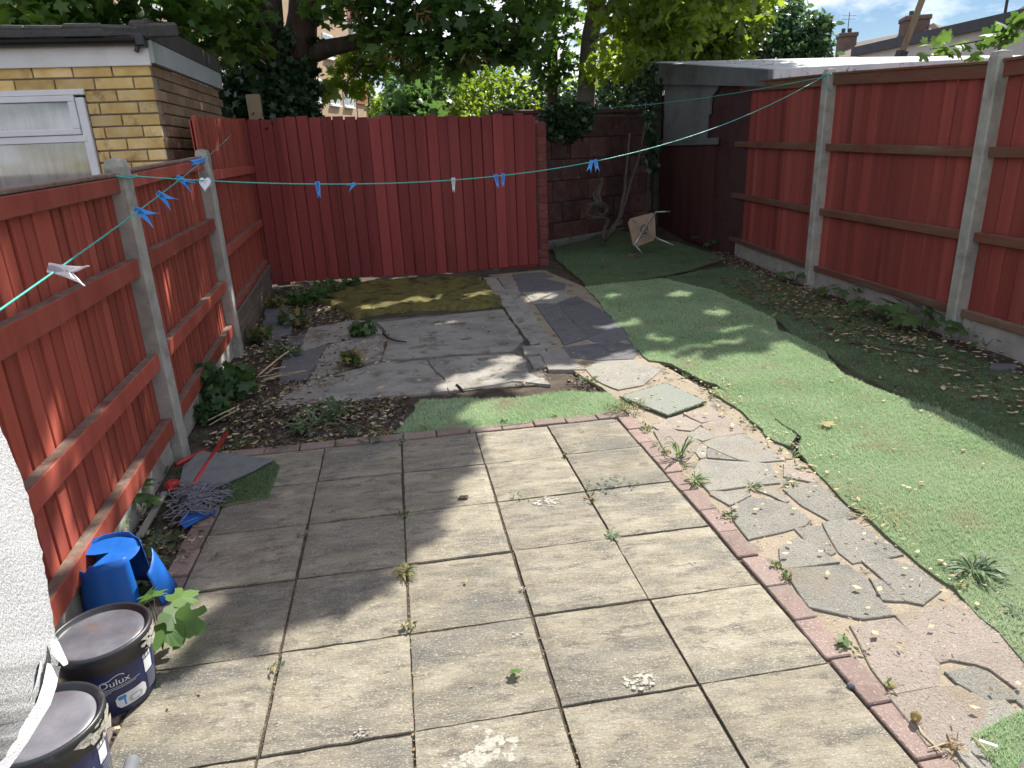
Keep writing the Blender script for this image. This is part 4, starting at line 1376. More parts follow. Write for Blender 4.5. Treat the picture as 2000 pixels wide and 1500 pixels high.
slab3('roof', [DD(1632, 118, 38), DD(1656, 86, 42), DD(1766, 64, 39), DD(1800, 61, 38.5), DD(1850, 100, 33), DD(1700, 125, 34)], .2, 'roof_tile', th)
slab3('roof', [DD(1800, 61, 38.5), DD(1818, 53, 38), DD(1832, 58.5, 38), DD(1846, 58, 38), DD(1868, 69, 37), DD(1880, 110, 33), DD(1790, 112, 33)], .2, 'roof_tile', th)
e = D(1640, 118, 38)
MB().box((e.x + 4, e.y - 0.2, e.z / 2 - .4), (12, 3, e.z - .6)).build('wall', MT['chimney_brick'], th)
for (x, y0, y1, w_, d0) in ((1650, 112, 66, .78, 41), (1783, 70, 33, .98, 38.6)):
    b0, t0 = D(x, y0, d0), D(x, y1, d0)
    hgt = t0.z - b0.z + .6
    c_ = MB().box((b0.x, b0.y, t0.z - hgt / 2), (w_, w_, hgt), Euler((0, 0, -.4)).to_matrix(), .02).build('chimney', MT['chimney_brick'], th)
    MB().box((b0.x, b0.y, t0.z - .10), (w_ + .10, w_ + .10, .2), Euler((0, 0, -.4)).to_matrix(), .03).build('chimney_band', MT['chimney_brick'], c_)
    for k in (-.22, .12):
        MB().tube([(b0.x + k, b0.y, t0.z - .02), (b0.x + k, b0.y, t0.z + .22)], .09, 10).build('chimney_pot', MT['dark_fascia'], c_)
q = D(1655.5, 62, 41)
mb = MB().tube([q, q + Vector((0, 0, .85))], .018, 5)
for z in (.55, .7):
    mb.tube([q + Vector((-.35, 0, z)), q + Vector((.35, 0, z))], .010, 4)
mb.build('aerial', MT['pipe'], th)
slab3('skylight', [DD(1768, 86, 35.6), DD(1788, 66, 37.2), DD(1799, 66, 37.2), DD(1783, 85, 35.6)], .05, 'far_glass', th)
# roof slope at the far right
rr = thing('gabled_house', D(2020, 40, 30), 'dark tiled gable end rising at the right edge behind the pale house', 'house')
rr.location.z = 0
slab3('roof', [DD(1922, 60, 27), DD(2010, 5, 27), DD(2100, -50, 27), DD(2100, 90, 24), DD(1990, 90, 25)], .2, 'roof_tile', rr)
e = D(2040, 90, 26)
MB().box((e.x + 1, e.y + 2.5, e.z / 2), (5, 4, e.z)).build('wall', MT['render'], rr)

# leaning timber mast
m0, m1 = D(1756, 118, 21), D(1806, -14, 21)
me_ = thing('timber_mast', (m0.x, m0.y, 0), 'slanting pale timber mast in a dark socket in front of the pale house', 'mast')
dv = (m1 - m0).normalized()
MB().beam(m0 - dv * 1.2, m1 + dv * .6, .10, .12, up=(0, 1, 0)).build('spar', MT['timber'], me_)
MB().beam(m0 - dv * 2.4, m0 + dv * .22, .19, .21, up=(0, 1, 0)).build('socket', MT['dark_fascia'], me_)
q = D(1760, 108, 21)
mb = MB().beam((m0.x, m0.y, 0), m0 - dv * 1.0, .16, .16, up=(0, 1, 0))
mb.build('stake', MT['dark_fascia'], me_)

# ================================================================== TREES
def trunk(name, m, parent, pts, rads, n=14, seed=0):
    P = [Vector(p) for p in pts]
    Q, R_ = [], []
    for i in range(len(P) - 1):
        for k in range(5):
            t = k / 5
            p = P[i].lerp(P[i + 1], t)
            Q.append(p + Vector((mnoise.noise(p * 2 + Vector((seed, 0, 0))), mnoise.noise(p * 2 + Vector((0, seed, 9))), 0)) * .03)
            r = rads[i] + (rads[i + 1] - rads[i]) * t
            R_.append(r * (1 + .10 * mnoise.noise(p * 3)))
    Q.append(P[-1])
    R_.append(rads[-1])
    return MB().tube(Q, R_, n).build(name, MT[m], parent, True)


def tree(name, loc, label, group=None):
    return thing(name, loc, label, 'tree', group)


GT = 'trees beyond the back fence'
base1 = D(565, 230, 10.8)
base1.z = 0
t1 = tree('ivy_clad_tree', base1, 'large dark twin stemmed tree wrapped in ivy behind the left of the back fence', GT)
s1 = [D(545, 340, 10.75), D(532, 150, 10.75), D(524, 0, 10.7), D(500, -250, 10.3), D(470, -600, 9.8)]
s2 = [D(572, 340, 10.9), D(580, 150, 10.9), D(594, 0, 10.9), D(640, -260, 11.2), D(720, -560, 11.6)]
s1[0].z = s2[0].z = -.1
trunk('trunk', 'bark', t1, s1, [.26, .21, .18, .15, .08], seed=1)
trunk('trunk', 'bark_red', t1, s2, [.26, .22, .20, .16, .08], seed=2)
limb = [D(590, 112, 10.9), D(650, 92, 10.7), D(720, 78, 10.4), D(840, 40, 9.9), D(960, -30, 9.4)]
trunk('limb', 'bark', t1, limb, [.13, .115, .09, .06, .03], 10, seed=3)
trunk('limb', 'bark', t1, [D(700, 82, 10.5), D(705, 115, 10.3), D(690, 145, 10.2), D(672, 165, 10.1)], [.03, .022, .016, .01], 6, seed=4)
trunk('limb', 'bark', t1, [D(525, 20, 10.7), D(420, -60, 10.0), D(250, -160, 9.0), D(60, -260, 8.4)], [.12, .10, .07, .04], 8, seed=5)
trunk('limb', 'bark', t1, [D(590, -20, 10.9), D(720, -160, 10.2), D(900, -330, 9.2), D(1120, -520, 8.6)], [.13, .11, .08, .04], 8, seed=6)
cl = []


def add_cl(lst, px, py, d, r, n):
    p = D(px, py, d)
    lst.append(blob(p, r, n))


# hanging dark boughs of the big tree, seen from below
for (px, py, d, r, n) in [(a_, b_ - (26 if a_ > 600 else 0), c_, d_ * .95, int(e_ * .78)) for (a_, b_, c_, d_, e_) in [
    (30, 15, 8.2, .55, 170), (110, 22, 8.4, .5, 160), (190, 12, 8.6, .5, 160), (260, 28, 8.8, .45, 140), (330, 18, 9.0, .5, 160), (390, 40, 9.2, .45, 140), (60, -50, 8.2, .6, 160),
    (170, -45, 8.5, .6, 160), (300, -40, 8.9, .6, 160), (410, -20, 9.3, .6, 170), (470, 20, 9.8, .5, 150), (440, 80, 9.8, .42, 150), (400, 105, 9.4, .25, 60), (470, 100, 9.9, .38, 120),
    (640, 10, 10.0, .5, 130), (700, 30, 9.8, .5, 150), (770, 40, 9.6, .5, 170), (840, 60, 9.4, .5, 190), (900, 80, 9.2, .48, 190), (960, 85, 9.1, .48, 190), (1020, 95, 9.1, .42, 150),
    (760, 100, 9.6, .40, 140), (830, 125, 9.4, .36, 130), (890, 150, 9.3, .24, 60), (790, 150, 9.6, .26, 70), (690, -60, 9.8, .7, 170), (820, -50, 9.5, .7, 190), (950, -40, 9.2, .7, 190),
    (1050, 20, 9.2, .5, 170), (1070, -60, 9.2, .6, 170), (1010, 135, 9.4, .26, 60), (720, 70, 10.0, .3, 60), (930, 125, 9.2, .30, 90)]]:
    add_cl(cl, px, py, d, r, n)
leaves('crown', np.vstack(cl), .135, MAPLE, MT['leaf'], t1, up=.6, hang=.55)
kp = np.vstack([blob(D(px, py, d), .16, 26) for (px, py, d) in [(500, 95, 9.6), (770, 105, 9.4), (830, 30, 9.0), (930, 115, 8.9), (690, 25, 9.6), (800, 112, 9.3), (1000, 60, 8.9), (430, 60, 9.5)]])
stuff(leaves('seed_keys', kp, .10, KEYS, MT['leaf_key'], t1, up=.1, hang=1.2))
# back lit sprays below the limb
sp = []
for (px, py, d, r, n) in [(690, 120, 10.9, .26, 90), (720, 145, 10.9, .28, 100), (660, 165, 10.9, .24, 80), (630, 178, 10.9, .16, 40), (700, 175, 11.0, .18, 50), (650, 135, 11, .12, 24), (745, 120, 11, .22, 60)]:
    add_cl(sp, px, py, d, r, n)
leaves('spray', np.vstack(sp), .11, MAPLE, MT['leaf_bright'], t1, up=.35, hang=.5)
# ivy round the stems
iv = thing('ivy', base1 + Vector((0, -.3, 0)), 'dense dark ivy swathing the foot of the twin stemmed tree', 'ivy')
cl = []
for (px, py, d, r, n) in [(470, 205, 10.5, .40, 500), (450, 170, 10.6, .30, 300), (510, 190, 10.4, .42, 560), (560, 205, 10.4, .42, 560), (590, 170, 10.5, .26, 260), (500, 130, 10.6, .34, 360),
                          (480, 90, 10.7, .28, 260), (540, 140, 10.5, .30, 320), (600, 130, 10.7, .18, 160), (545, 70, 10.6, .22, 160), (505, 50, 10.6, .22, 140), (605, 80, 10.8, .16, 100), (525, 225, 10.3, .40, 420),
                          (600, 215, 10.5, .22, 200), (455, 225, 10.5, .30, 300), (610, 30, 10.8, .16, 70), (530, 250, 10.2, .45, 300), (585, 250, 10.4, .4, 300)]:
    add_cl(cl, px, py, d, r, n)
stuff(leaves('ivy_leaves', np.vstack(cl), .085, IVY, MT['ivy'], iv, up=.35, hang=.7))
trunk('stem', 'bark', iv, [D(520, 330, 10.5), D(515, 200, 10.5), D(505, 100, 10.55), D(500, 20, 10.6)], [.03, .025, .02, .012], 6)

# two slimmer trees behind the ivy clump
b2 = D(1078, 200, 14.2)
b2.z = 0
t2 = tree('slender_tree', b2, 'slender tree with thin straight dark trunk behind the ivy on the wall', GT)
s = [D(1078, 420, 14.2), D(1079, 150, 14.2), D(1076, 20, 14.2), D(1070, -150, 13.0), D(1060, -400, 12.8)]
s[0].z = -.1
trunk('trunk', 'bark', t2, s, [.13, .11, .10, .08, .04], 10, seed=8)
b3 = D(1143, 205, 13.9)
b3.z = 0
t3 = tree('forked_tree', b3, 'grey barked tree leaning right and forking high above the block wall', GT)
FORK = Vector((5.19, 5.72, 6.6))
s = [D(1136, 420, 13.9), D(1142, 200, 13.9), D(1152, 90, 13.9), D(1160, 30, 13.9), D(1180, -40, 12.7), Vector((4.95, 7.0, 5.4)), Vector((5.19, 5.72, 6.6))]
s[0].z = -.1
trunk('trunk', 'bark_grey', t3, s, [.22, .175, .155, .155, .12, .10, .05], 14, seed=9)
trunk('limb', 'bark_grey', t3, [D(1160, 32, 13.9), D(1150, -20, 13), D(1110, -160, 13), D(1080, -420, 12.6)], [.11, .09, .07, .04], 10, seed=10)
trunk('limb', 'bark_grey', t3, [D(1163, 38, 13.9), D(1205, 5, 12.6), D(1260, -70, 12), D(1330, -220, 11)], [.09, .07, .05, .03], 8, seed=11)
trunk('limb', 'bark_grey', t3, [D(1150, 78, 13.9), D(1190, 62, 12.7), D(1290, 82, 12.4)], [.045, .03, .012], 6, seed=12)
cl = []
for (px, py, d, r, n) in [(1040, 40, 12.6, .5, 130), (1075, 90, 12.8, .45, 110), (1110, 50, 13.2, .5, 120), (1090, 150, 13.0, .35, 90), (1060, 170, 13, .35, 90), (1060, -30, 12.6, .8, 160), (1030, 130, 13.2, .4, 100),
                          (1110, 120, 13.3, .4, 80), (1000, 20, 12.8, .6, 120)]:
    add_cl(cl, px, py - 18, d + .8, r, int(n * .7))
leaves('crown', np.vstack(cl), .13, MAPLE, MT['leaf'], t2, up=.45, hang=.5)
cl = []
for (px, py, d, r, n) in [(1200, 20, 12.6, .5, 140), (1250, 30, 12.3, .55, 160), (1230, 75, 12.6, .5, 150), (1290, 55, 12.2, .5, 150), (1320, 10, 12.0, .6, 160), (1380, 20, 11.9, .5, 130), (1190, 110, 13.2, .4, 120),
                          (1240, 120, 13.3, .4, 120), (1330, 80, 12.6, .38, 110), (1440, 5, 12.2, .42, 110), (1210, -60, 12.6, .8, 160), (1330, -60, 12, .8, 160), (1450, -50, 12, .6, 120), (1165, 140, 13.4, .35, 90)]:
    add_cl(cl, px, py, d, r, n)
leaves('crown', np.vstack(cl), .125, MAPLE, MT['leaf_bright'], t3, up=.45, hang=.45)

# high crown of the forked tree, above the picture: unseen clumps placed to shade the patio and beds
SV = np.array(SUN)
shade = [tuple(G(*q).xy) for q in [(230, 1230), (330, 1270), (420, 1250), (500, 1340), (600, 1340), (700, 1230), (735, 1160), (760, 1110), (805, 1066), (862, 992), (872, 945), (925, 895), (915, 862), (880, 845), (905, 806), (975, 785),
                                   (1005, 745), (1075, 712), (1135, 712), (1205, 690), (1250, 676), (1330, 705), (1400, 690), (1440, 700), (1500, 690), (1520, 655), (1450, 600), (1330, 520), (1250, 470), (1085, 478),
                                   (1040, 520), (540, 560), (470, 690), (360, 900), (280, 1000)]]
shade_far = [(-.4, 5.7), (3.0, 5.9), (3.6, 7.8), (5.4, 8.8), (5.7, 6.2), (4.5, 3.2), (2.2, 2.2), (-.5, 2.4)]
hi_pts = []
ncl = 0
tries = 0
sp_ = np.array(shade)
while ncl < 640 and tries < 26000:
    tries += 1
    q = sample(shade, 1)[0]
    # keep clumps inside the outline so that its edge stays crisp
    dmin = min(np.hypot(q[0] - a[0], q[1] - a[1]) for a in rough_poly(shade, .12, 0))
    r = min(.46, max(.0, dmin * 1.0))
    if r < .10:
        continue
    if rng.random() > min(1, r * 2.6):
        continue
    if q[1] > .3 and mnoise.noise(Vector((q[0] * 1.9, q[1] * 1.9, 5.5))) > .30 and rng.random() < .8:
        continue
    zc = 5.3 + 2.4 * rng.random()
    c = np.array([q[0], q[1], 0]) + SV * (zc / SV[2])
    hi_pts.append(blob(c, r, int(16 + 400 * r * r), .9))
    ncl += 1
for k in range(120):
    q = sample(shade_far, 1)[0]
    zc = 5.6 + 3.5 * rng.random()
    c = np.array([q[0], q[1], 0]) + SV * (zc / SV[2])
    hi_pts.append(blob(c, .5, 60, .9))
shade_left = [(-2.9, -2.6), (-1.5, -2.7), (-.75, -1.9), (-.55, -.6), (-.2, .2), (-.3, 2.4), (-.4, 5.6), (-2.9, 5.6)]  # outline for more unseen clumps, added to put the left fence in shade
for k in range(300):
    q = sample(shade_left, 1)[0]
    if mnoise.noise(Vector((q[0] * 2.2, q[1] * 2.2, 8.5))) > .22:
        continue
    zc = 6.4 + 3.0 * rng.random()
    c = np.array([q[0], q[1], 0]) + SV * (zc / SV[2])
    hi_pts.append(blob(c, .36, 58, .9))
HP = np.vstack(hi_pts)
# gaps cut in the foliage so that the sun reaches single spots of ground and fence
GAPS = []
for (px, py, rx) in [(690, 985, 30), (565, 965, 26), (735, 880, 22), (440, 1150, 40), (400, 1190, 30), (900, 745, 60), (960, 735, 60), (996, 700, 40), (730, 722, 32), (866, 631, 24),
                     (1051, 580, 45), (1186, 640, 32), (1165, 505, 32), (1195, 580, 30), (1324, 577, 34), (1255, 607, 20), (1240, 631, 34), (1270, 658, 30), (1399, 613, 34), (1408, 649, 22), (800, 590, 26), (845, 590, 30), (880, 575, 26), (930, 580, 34), (720, 605, 34), (760, 600, 24), (640, 600, 26), (600, 625, 24),
                     (1300, 668, 18), (1345, 680, 20), (1390, 672, 16), (1440, 668, 18), (1330, 640, 14), (1290, 690, 18), (1460, 640, 16), (1000, 800, 50), (1100, 790, 60), (1150, 775, 40), (880, 815, 20)]:
    a_, b_ = G(px, py), G(px + rx, py)
    GAPS.append((np.array(a_), (b_ - a_).length * .85 + .05))
for (px, py) in [(338, 505), (341, 540), (344, 580), (348, 610), (376, 670), (380, 710), (196, 790), (185, 760), (119, 815), (126, 850), (135, 880), (300, 770), (260, 905), (160, 1000), (230, 960), (100, 905), (430, 470), (470, 480), (490, 505), (330, 690), (410, 560)]:
    d_ = ray(px, py)
    t_ = 5.0
    for _ in range(40):
        p_ = CAM + d_ * t_
        x_ = -.40 - .0526 * (p_[1] - .12)
        t_ = t_ + (x_ - p_[0]) / d_[0]
    GAPS.append((CAM + d_ * t_, .095))


def open_gaps(P):
    keep = np.ones(len(P), bool)
    for c, r in GAPS:
        v = P - c
        t_ = v @ SV
        keep &= ~((np.linalg.norm(v - t_[:, None] * SV, axis=1) < r) & (t_ > 2))
    return P[keep]


HP = open_gaps(HP)
leaves('unseen_crown', HP, .15, MAPLE, MT['leaf_up'], t3, up=.5, hang=.3)
fork = FORK
for k in range(14):
    tgt = hi_pts[int(rng.integers(len(hi_pts)))].mean(0)
    tgt = Vector(tgt)
    mid = fork.lerp(tgt, .5) + Vector((0, 0, .6))
    trunk('limb', 'bark_grey', t3, [fork, mid, tgt], [.07, .045, .012], 6, seed=20 + k)


# sunlit bushes and trees further back
def bush(name, label, cls, leaf, mat, tm=DIAM, grp='sunlit bushes beyond the wall', size=.12, stem=True, up=.5):
    cs = [D(px, py, d) for (px, py, d, r, n) in cls]
    c = sum(cs, Vector((0, 0, 0))) / len(cs)
    b = thing(name, (c.x, c.y, 0), label, 'bush', grp)
    pts = [blob(D(px, py, d), r, n) for (px, py, d, r, n) in cls]
    leaves('foliage', np.vstack(pts), size, tm, MT[mat], b, up=up, hang=.3)
    if stem:
        for k in range(min(5, len(cs))):
            e = cs[(k * 3) % len(cs)]
            trunk('stem', 'bark', b, [(c.x + .3 * (k - 2), c.y, -.1), ((c.x + e.x) / 2 + .1 * k, (c.y + e.y) / 2, e.z * .55), e], [.09, .06, .02], 6, seed=60 + k)
    return b


bush('leafy_bush', 'bright leafy bush with small pale leaves above the middle of the back fence',
     [(880, 160, 17, .8, 420), (940, 150, 17.5, .8, 420), (900, 200, 16.5, .7, 380), (970, 200, 17, .8, 420), (1020, 190, 17.5, .7, 380), (860, 205, 16.5, .5, 240), (1010, 230, 16, .7, 300), (930, 230, 16, .6, 260),
      (1050, 220, 17, .7, 320), (990, 150, 18, .6, 260), (1130, 190, 18, .7, 300), (1190, 175, 18.5, .6, 220)], OVAL, 'leaf_bright', OVAL, size=.15)
bush('leafy_bush', 'dark green bush hanging low beside the gap of sky over the back fence',
     [(800, 170, 15, .55, 300), (830, 190, 14.5, .5, 260), (800, 205, 14, .45, 220), (770, 215, 14, .3, 110), (850, 150, 15, .55, 260), (835, 225, 14, .4, 160)], MAPLE, 'leaf_mid', MAPLE, size=.14)
bush('leafy_bush', 'small yellow green sapling against the grey building left of the sky gap',
     [(745, 215, 16, .35, 160), (738, 200, 16, .22, 80), (760, 228, 16, .35, 140)], OVAL, 'leaf_bright', OVAL, size=.12)
bush('tall_bush', 'broad sunlit tree crown above the left part of the garage roof',
     [(1300, 60, 17, .9, 520), (1360, 50, 17, .9, 520), (1290, 110, 16.5, .7, 380), (1350, 100, 17, .8, 420), (1410, 80, 17, .8, 420), (1440, 40, 17.5, .8, 380), (1400, 15, 18, .9, 380), (1330, 10, 18, .9, 380),
      (1280, 20, 18, .9, 360), (1250, 90, 18, .7, 280), (1260, 130, 17.5, .6, 240), (1470, 10, 18, .6, 200), (1400, 115, 17, .5, 200), (1310, 135, 16, .4, 140), (1220, 150, 18, .6, 200)], OVAL, 'leaf_bright', MAPLE, size=.16)
bush('glossy_tree', 'rounded glossy dark green tree standing against the sky above the garage',
     [(1480, 80, 20, .8, 620), (1530, 70, 20, .9, 700), (1570, 85, 20, .7, 520), (1500, 105, 19.5, .7, 460), (1560, 108, 19.5, .6, 360), (1510, 40, 20.5, .7, 420), (1545, 30, 20.5, .55, 300), (1552, 14, 20.5, .3, 110),
      (1595, 70, 20, .4, 190), (1600, 100, 19.8, .42, 200), (1465, 55, 20.5, .6, 300), (1612, 52, 20, .16, 40), (1625, 45, 20, .10, 20), (1604, 40, 20, .2, 60), (1585, 50, 20, .35, 140), (1610, 85, 20, .2, 60), (1480, 25, 21, .5, 160)],
     OVAL, 'leaf_glossy', OVAL, size=.15)
bush('dark_hedge', 'deep green hedge in shadow behind the block wall beside the garage',
     [(1180, 170, 16, .7, 300), (1230, 175, 16, .7, 300), (1270, 170, 16, .6, 260), (1200, 210, 15, .6, 240), (1250, 215, 15, .6, 240), (1160, 225, 15, .6, 240), (1110, 205, 15.5, .6, 260), (1290, 210, 15, .5, 200),
      (1060, 200, 16, .7, 260), (990, 225, 15.6, .6, 220)], OVAL, 'ivy', OVAL, size=.14)
far = []
for k in range(46):
    px = -300 + k * 56
    for j in range(3):
        far.append(blob(D(px, 262 - 26 * j - 20 * rng.random(), 75 + 20 * rng.random()), 3.2, 120))
fw = leaves('far_trees', np.vstack(far), .8, DIAM, MT['leaf_mid'], None, up=.5)
tag(fw, 'belt of far green trees low on the horizon beyond the houses', 'trees', kind='stuff')

# big tree's own upper crown above the picture
up1 = []
for k in range(70):
    c = np.array(base1) + np.array([rng.normal(.3, 1.9), rng.normal(.2, 1.2), 6.2 + rng.random() * 3.2])
    up1.append(blob(c, .6, 60))
leaves('unseen_crown', open_gaps(np.vstack(up1)), .16, MAPLE, MT['leaf_up'], t1)

# ivy over the wall
c = D(1110, 235, 11.8)
iv = thing('ivy', c, 'clump of dark glossy ivy spilling over the top of the block wall', 'ivy')
cl = []
for (px, py, r, n) in [(1085, 222, .22, 170), (1110, 220, .25, 220), (1140, 222, .22, 180), (1090, 250, .22, 190), (1120, 252, .24, 210), (1145, 245, .15, 90), (1110, 268, .14, 90), (1075, 262, .14, 70), (1065, 235, .16, 90)]:
    cl.append(blob(D(px, py, 11.35), r, n))
stuff(leaves('ivy_leaves', np.vstack(cl), .075, IVY, MT['ivy'], iv, up=.3, hang=.9))
trunk('stem', 'bark', iv, [D(1110, 300, 11.5), D(1112, 260, 11.4), D(1105, 225, 11.4)], [.02, .018, .01], 6)
c = D(1275, 200, 13)
iv = thing('ivy', (c.x, c.y, 0), 'dark creeper climbing the corner between the block wall and the garage', 'ivy')
cl = [blob(D(1272 + rng.normal(0, 5), py, 12.3), .14, 34) for py in range(130, 330, 14)]
stuff(leaves('ivy_leaves', np.vstack(cl), .075, IVY, MT['ivy'], iv, up=.3, hang=.9))
trunk('stem', 'bark', iv, [D(1262, 440, 12.3), D(1268, 330, 12.3), D(1276, 220, 12.3), D(1278, 140, 12.4)], [.03, .028, .02, .012], 6)
# vine branch reaching in at the right
vb = thing('vine_branch', D(1985, 50, 9), 'leafy vine shoot arching over the right hand fence against the pale house', 'vine')
vp = [D(2030, 30, 8.4), D(1985, 46, 8.6), D(1950, 72, 8.8), D(1900, 82, 9.0), D(1850, 92, 9.2), D(1815, 96, 9.3)]
MB().tube(vp, [.012, .010, .009, .008, .006, .003], 6).build('stem', MT['vine_bark'], vb)
P = []
for i in range(len(vp) - 1):
    for k in range(9):
        P.append(np.array(vp[i].lerp(vp[i + 1], rng.random())) + rng.normal(0, .055, 3))
for k, p in enumerate(P):
    leaves('leaf', np.array([p]), .13, MAPLE_BIG, MT['seedling'] if k % 3 else MT['leaf_mid'], vb, up=.5, hang=.6)
# timber stake behind the back fence
c = D(500, 205, 9.9)
st = MB().beam((c.x + .02, c.y, 0), (c.x - .02, c.y, D(497, 184, 9.9).z), .17, .07, up=(0, 1, 0), ch=.008).build('timber_stake', MT['timber'])
tag(st, 'square sawn timber stake standing up behind the left end of the back fence', 'stake')

# ================================================================== CLOTHES LINES AND PEGS
def cord(name, pts, r, label):
    o = MB().tube(pts, r, 7).build(name, MT['cord'], None, True)
    return tag(o, label, 'clothes line', 'clothes lines')


A0 = Vector(CAM + ray(0, 605) * 1.75)
A1 = Vector(CAM + ray(452, 263) * 7.25)
AX = A0 + (A0 - A1).normalized() * 1.3


def onA(t):
    p = A0.lerp(A1, t)
    return p - Vector((0, 0, .03 * 4 * t * (1 - t)))


cord('clothes_line', [AX] + [onA(t) for t in np.linspace(0, 1, 24)], .0032, 'teal clothes line running from the near left corner to the back left fence')
LB0, LB1 = Vector((-.385, .07, 1.585)), Vector((5.60, 3.37, 2.235))


def onB(s):
    p = LB0.lerp(LB1, s)
    return p - Vector((0, 0, .40 * 4 * s * (1 - s)))


ln = [onB(s) for s in np.linspace(0, 1, 60)]
cord('clothes_line', ln, .0036, 'teal clothes line sagging across the garden from the left post to the right fence post')
LC0, LC1 = Vector((5.60, 3.37, 2.22)), Vector(D(1062, 213, 13.1))
cord('clothes_line', [LC0.lerp(LC1, s) - Vector((0, 0, .10 * 4 * s * (1 - s))) for s in np.linspace(0, 1, 20)], .0036, 'thin teal clothes line from the right fence post back towards the trees')
# knots round the two posts
MB().tube([Vector((-.40, .12, 1.575)) + Vector((.078 * math.cos(a), .078 * math.sin(a), .006 * math.sin(3 * a))) for a in np.linspace(0, 6.4, 22)], .0045, 6).build('cord_loop', MT['cord'], None, True)
tag(bpy.data.objects['cord_loop'], 'loop of teal cord tied round the top of the near left concrete post', 'cord')
o = MB().tube([Vector((5.645, 3.37, 2.225)) + Vector((.085 * math.cos(a), .085 * math.sin(a), .012 * math.sin(2 * a))) for a in np.linspace(0, 6.4, 22)], .005, 6)
o.tube([Vector((5.565, 3.34, 2.22)), Vector((5.56, 3.30, 2.16)), Vector((5.59, 3.30, 2.10)), Vector((5.62, 3.28, 2.06))], .004, 5)
tag(o.build('cord_loop', MT['cord'], None, True), 'loop of teal cord with a loose end round the far right concrete post', 'cord')


def arm_mesh(mat, L=.088, w=.020, spread=.16, bend=.012, sgn=1):
    """one tapering half of a peg: head at the origin, tip at +x"""
    n = 9
    vs, fs = [], []
    for i in range(n + 1):
        t = i / n
        x = -.014 + (L + .014) * t
        hw = .0105 * math.sin(math.pi * min(1, .18 + t * .95)) ** .6 * (1.25 - .7 * t) + .0012
        c = sgn * (.003 + spread * L * (t ** 1.6) * .9 - bend * math.sin(math.pi * t) * .3)
        for (a, b) in ((-hw, -w / 2 * (1 - .5 * t)), (hw, -w / 2 * (1 - .5 * t)), (hw, w / 2 * (1 - .5 * t)), (-hw, w / 2 * (1 - .5 * t))):
            vs.append((x, c + a, b))
    for i in range(n):
        for j in range(4):
            k = (j + 1) % 4
            fs.append((4 * i + j, 4 * i + k, 4 * i + 4 + k, 4 * i + 4 + j))
    fs += [(3, 2, 1, 0), tuple(4 * n + j for j in range(4))]
    return MB().add(vs, fs).mesh('arm', MT[mat], False)


def peg(p, xdir, ydir, label, mat, size=1.0, spread=.16, split=False):
    """a plastic peg on the line: two arms and a spring"""
    t = thing('clothes_peg', p, label, 'clothes peg', 'pegs left on the clothes lines')
    x = Vector(xdir).normalized()
    z = x.cross(Vector(ydir)).normalized()
    y = z.cross(x)
    R = Matrix((x, y, z)).transposed().to_4x4()
    M = Matrix.Translation(p) @ R @ Matrix.Diagonal((size, size, size, 1))
    key = (mat, spread)
    for s in (-1, 1):
        link('arm', arm_mesh(mat, sgn=s, spread=spread), t, M)
        if split:
            link('arm', arm_mesh(mat, sgn=s, spread=spread * .55, L=.075), t, M @ Matrix.Translation((.002, s * .001, .016)) @ Euler((0, -.22, 0)).to_matrix().to_4x4())
    link('spring', MB().tube([(.028 + .0045 * math.cos(a), .0005 * math.sin(a), .009 * (a / 12.6 - .5)) for a in np.linspace(0, 12.6, 14)], .0011, 4).mesh('spring', MT['steel']), t, M)
    return t


def tA(px):
    best = min(np.linspace(0, 1, 801), key=lambda t: abs(projx(onA(t)) - px))
    return best


def proj(p):
    v = CM.T @ (np.array(p) - CAM)
    return 1000 + 1351.4 * v[0] / -v[2], 750 - 1351.4 * v[1] / -v[2]


def projx(p):
    return proj(p)[0]


def tB(px):
    return min(np.linspace(0, 1, 1601), key=lambda t: abs(projx(onB(t)) - px))


cr_ = Vector(CM[:, 0])
cu_ = Vector(CM[:, 1])
for (px, ang, mat, lab, sz, sp_, spl) in [
        (112, -12, 'white_peg', 'large white peg with four splayed prongs nearest on the left clothes line', 1.05, .34, True),
        (271, -28, 'blue_peg', 'blue peg on the left line in front of the near left post', 1.05, .40, False),
        (313, -36, 'blue_peg', 'blue peg with splayed arms on the left line just right of the near post', 1.05, .40, False),
        (352, -32, 'blue_peg', 'blue many pronged peg on the left line before the second post', 1.1, .34, True),
        (396, -168, 'blue_peg', 'pale topped blue peg on the left line at the head of the far left post', 1.2, .22, False)]:
    p = onA(tA(px))
    a = math.radians(ang)
    peg(p, cr_ * math.cos(a) + cu_ * math.sin(a), cu_ * math.cos(a) - cr_ * math.sin(a), lab, mat, sz, sp_, spl)
for (px, ang, mat, lab, sz, sp_) in [
        (620, -82, 'blue_peg', 'leftmost blue peg hanging on the sagging line before the back fence', .95, .06),
        (692, -150, 'blue_peg', 'short blue peg turned sideways on the sagging line, left of the white peg', .62, .5),
        (885, -88, 'white_peg', 'single slim white peg in the middle of the sagging line', .95, .05),
        (968, -78, 'blue_peg', 'left one of the two close blue pegs on the sagging line by the fence end', .95, .06),
        (983, -92, 'blue_peg', 'right one of the two close blue pegs on the sagging line by the fence end', .95, .07),
        (1155, -104, 'blue_peg', 'left one of the crossed blue pegs before the block wall', .95, .22),
        (1163, -78, 'blue_peg', 'right one of the crossed blue pegs before the block wall', .95, .18)]:
    p = onB(tB(px))
    a = math.radians(ang)
    peg(p, cr_ * math.cos(a) + cu_ * math.sin(a), cu_ * math.cos(a) - cr_ * math.sin(a), lab, mat, sz, sp_)
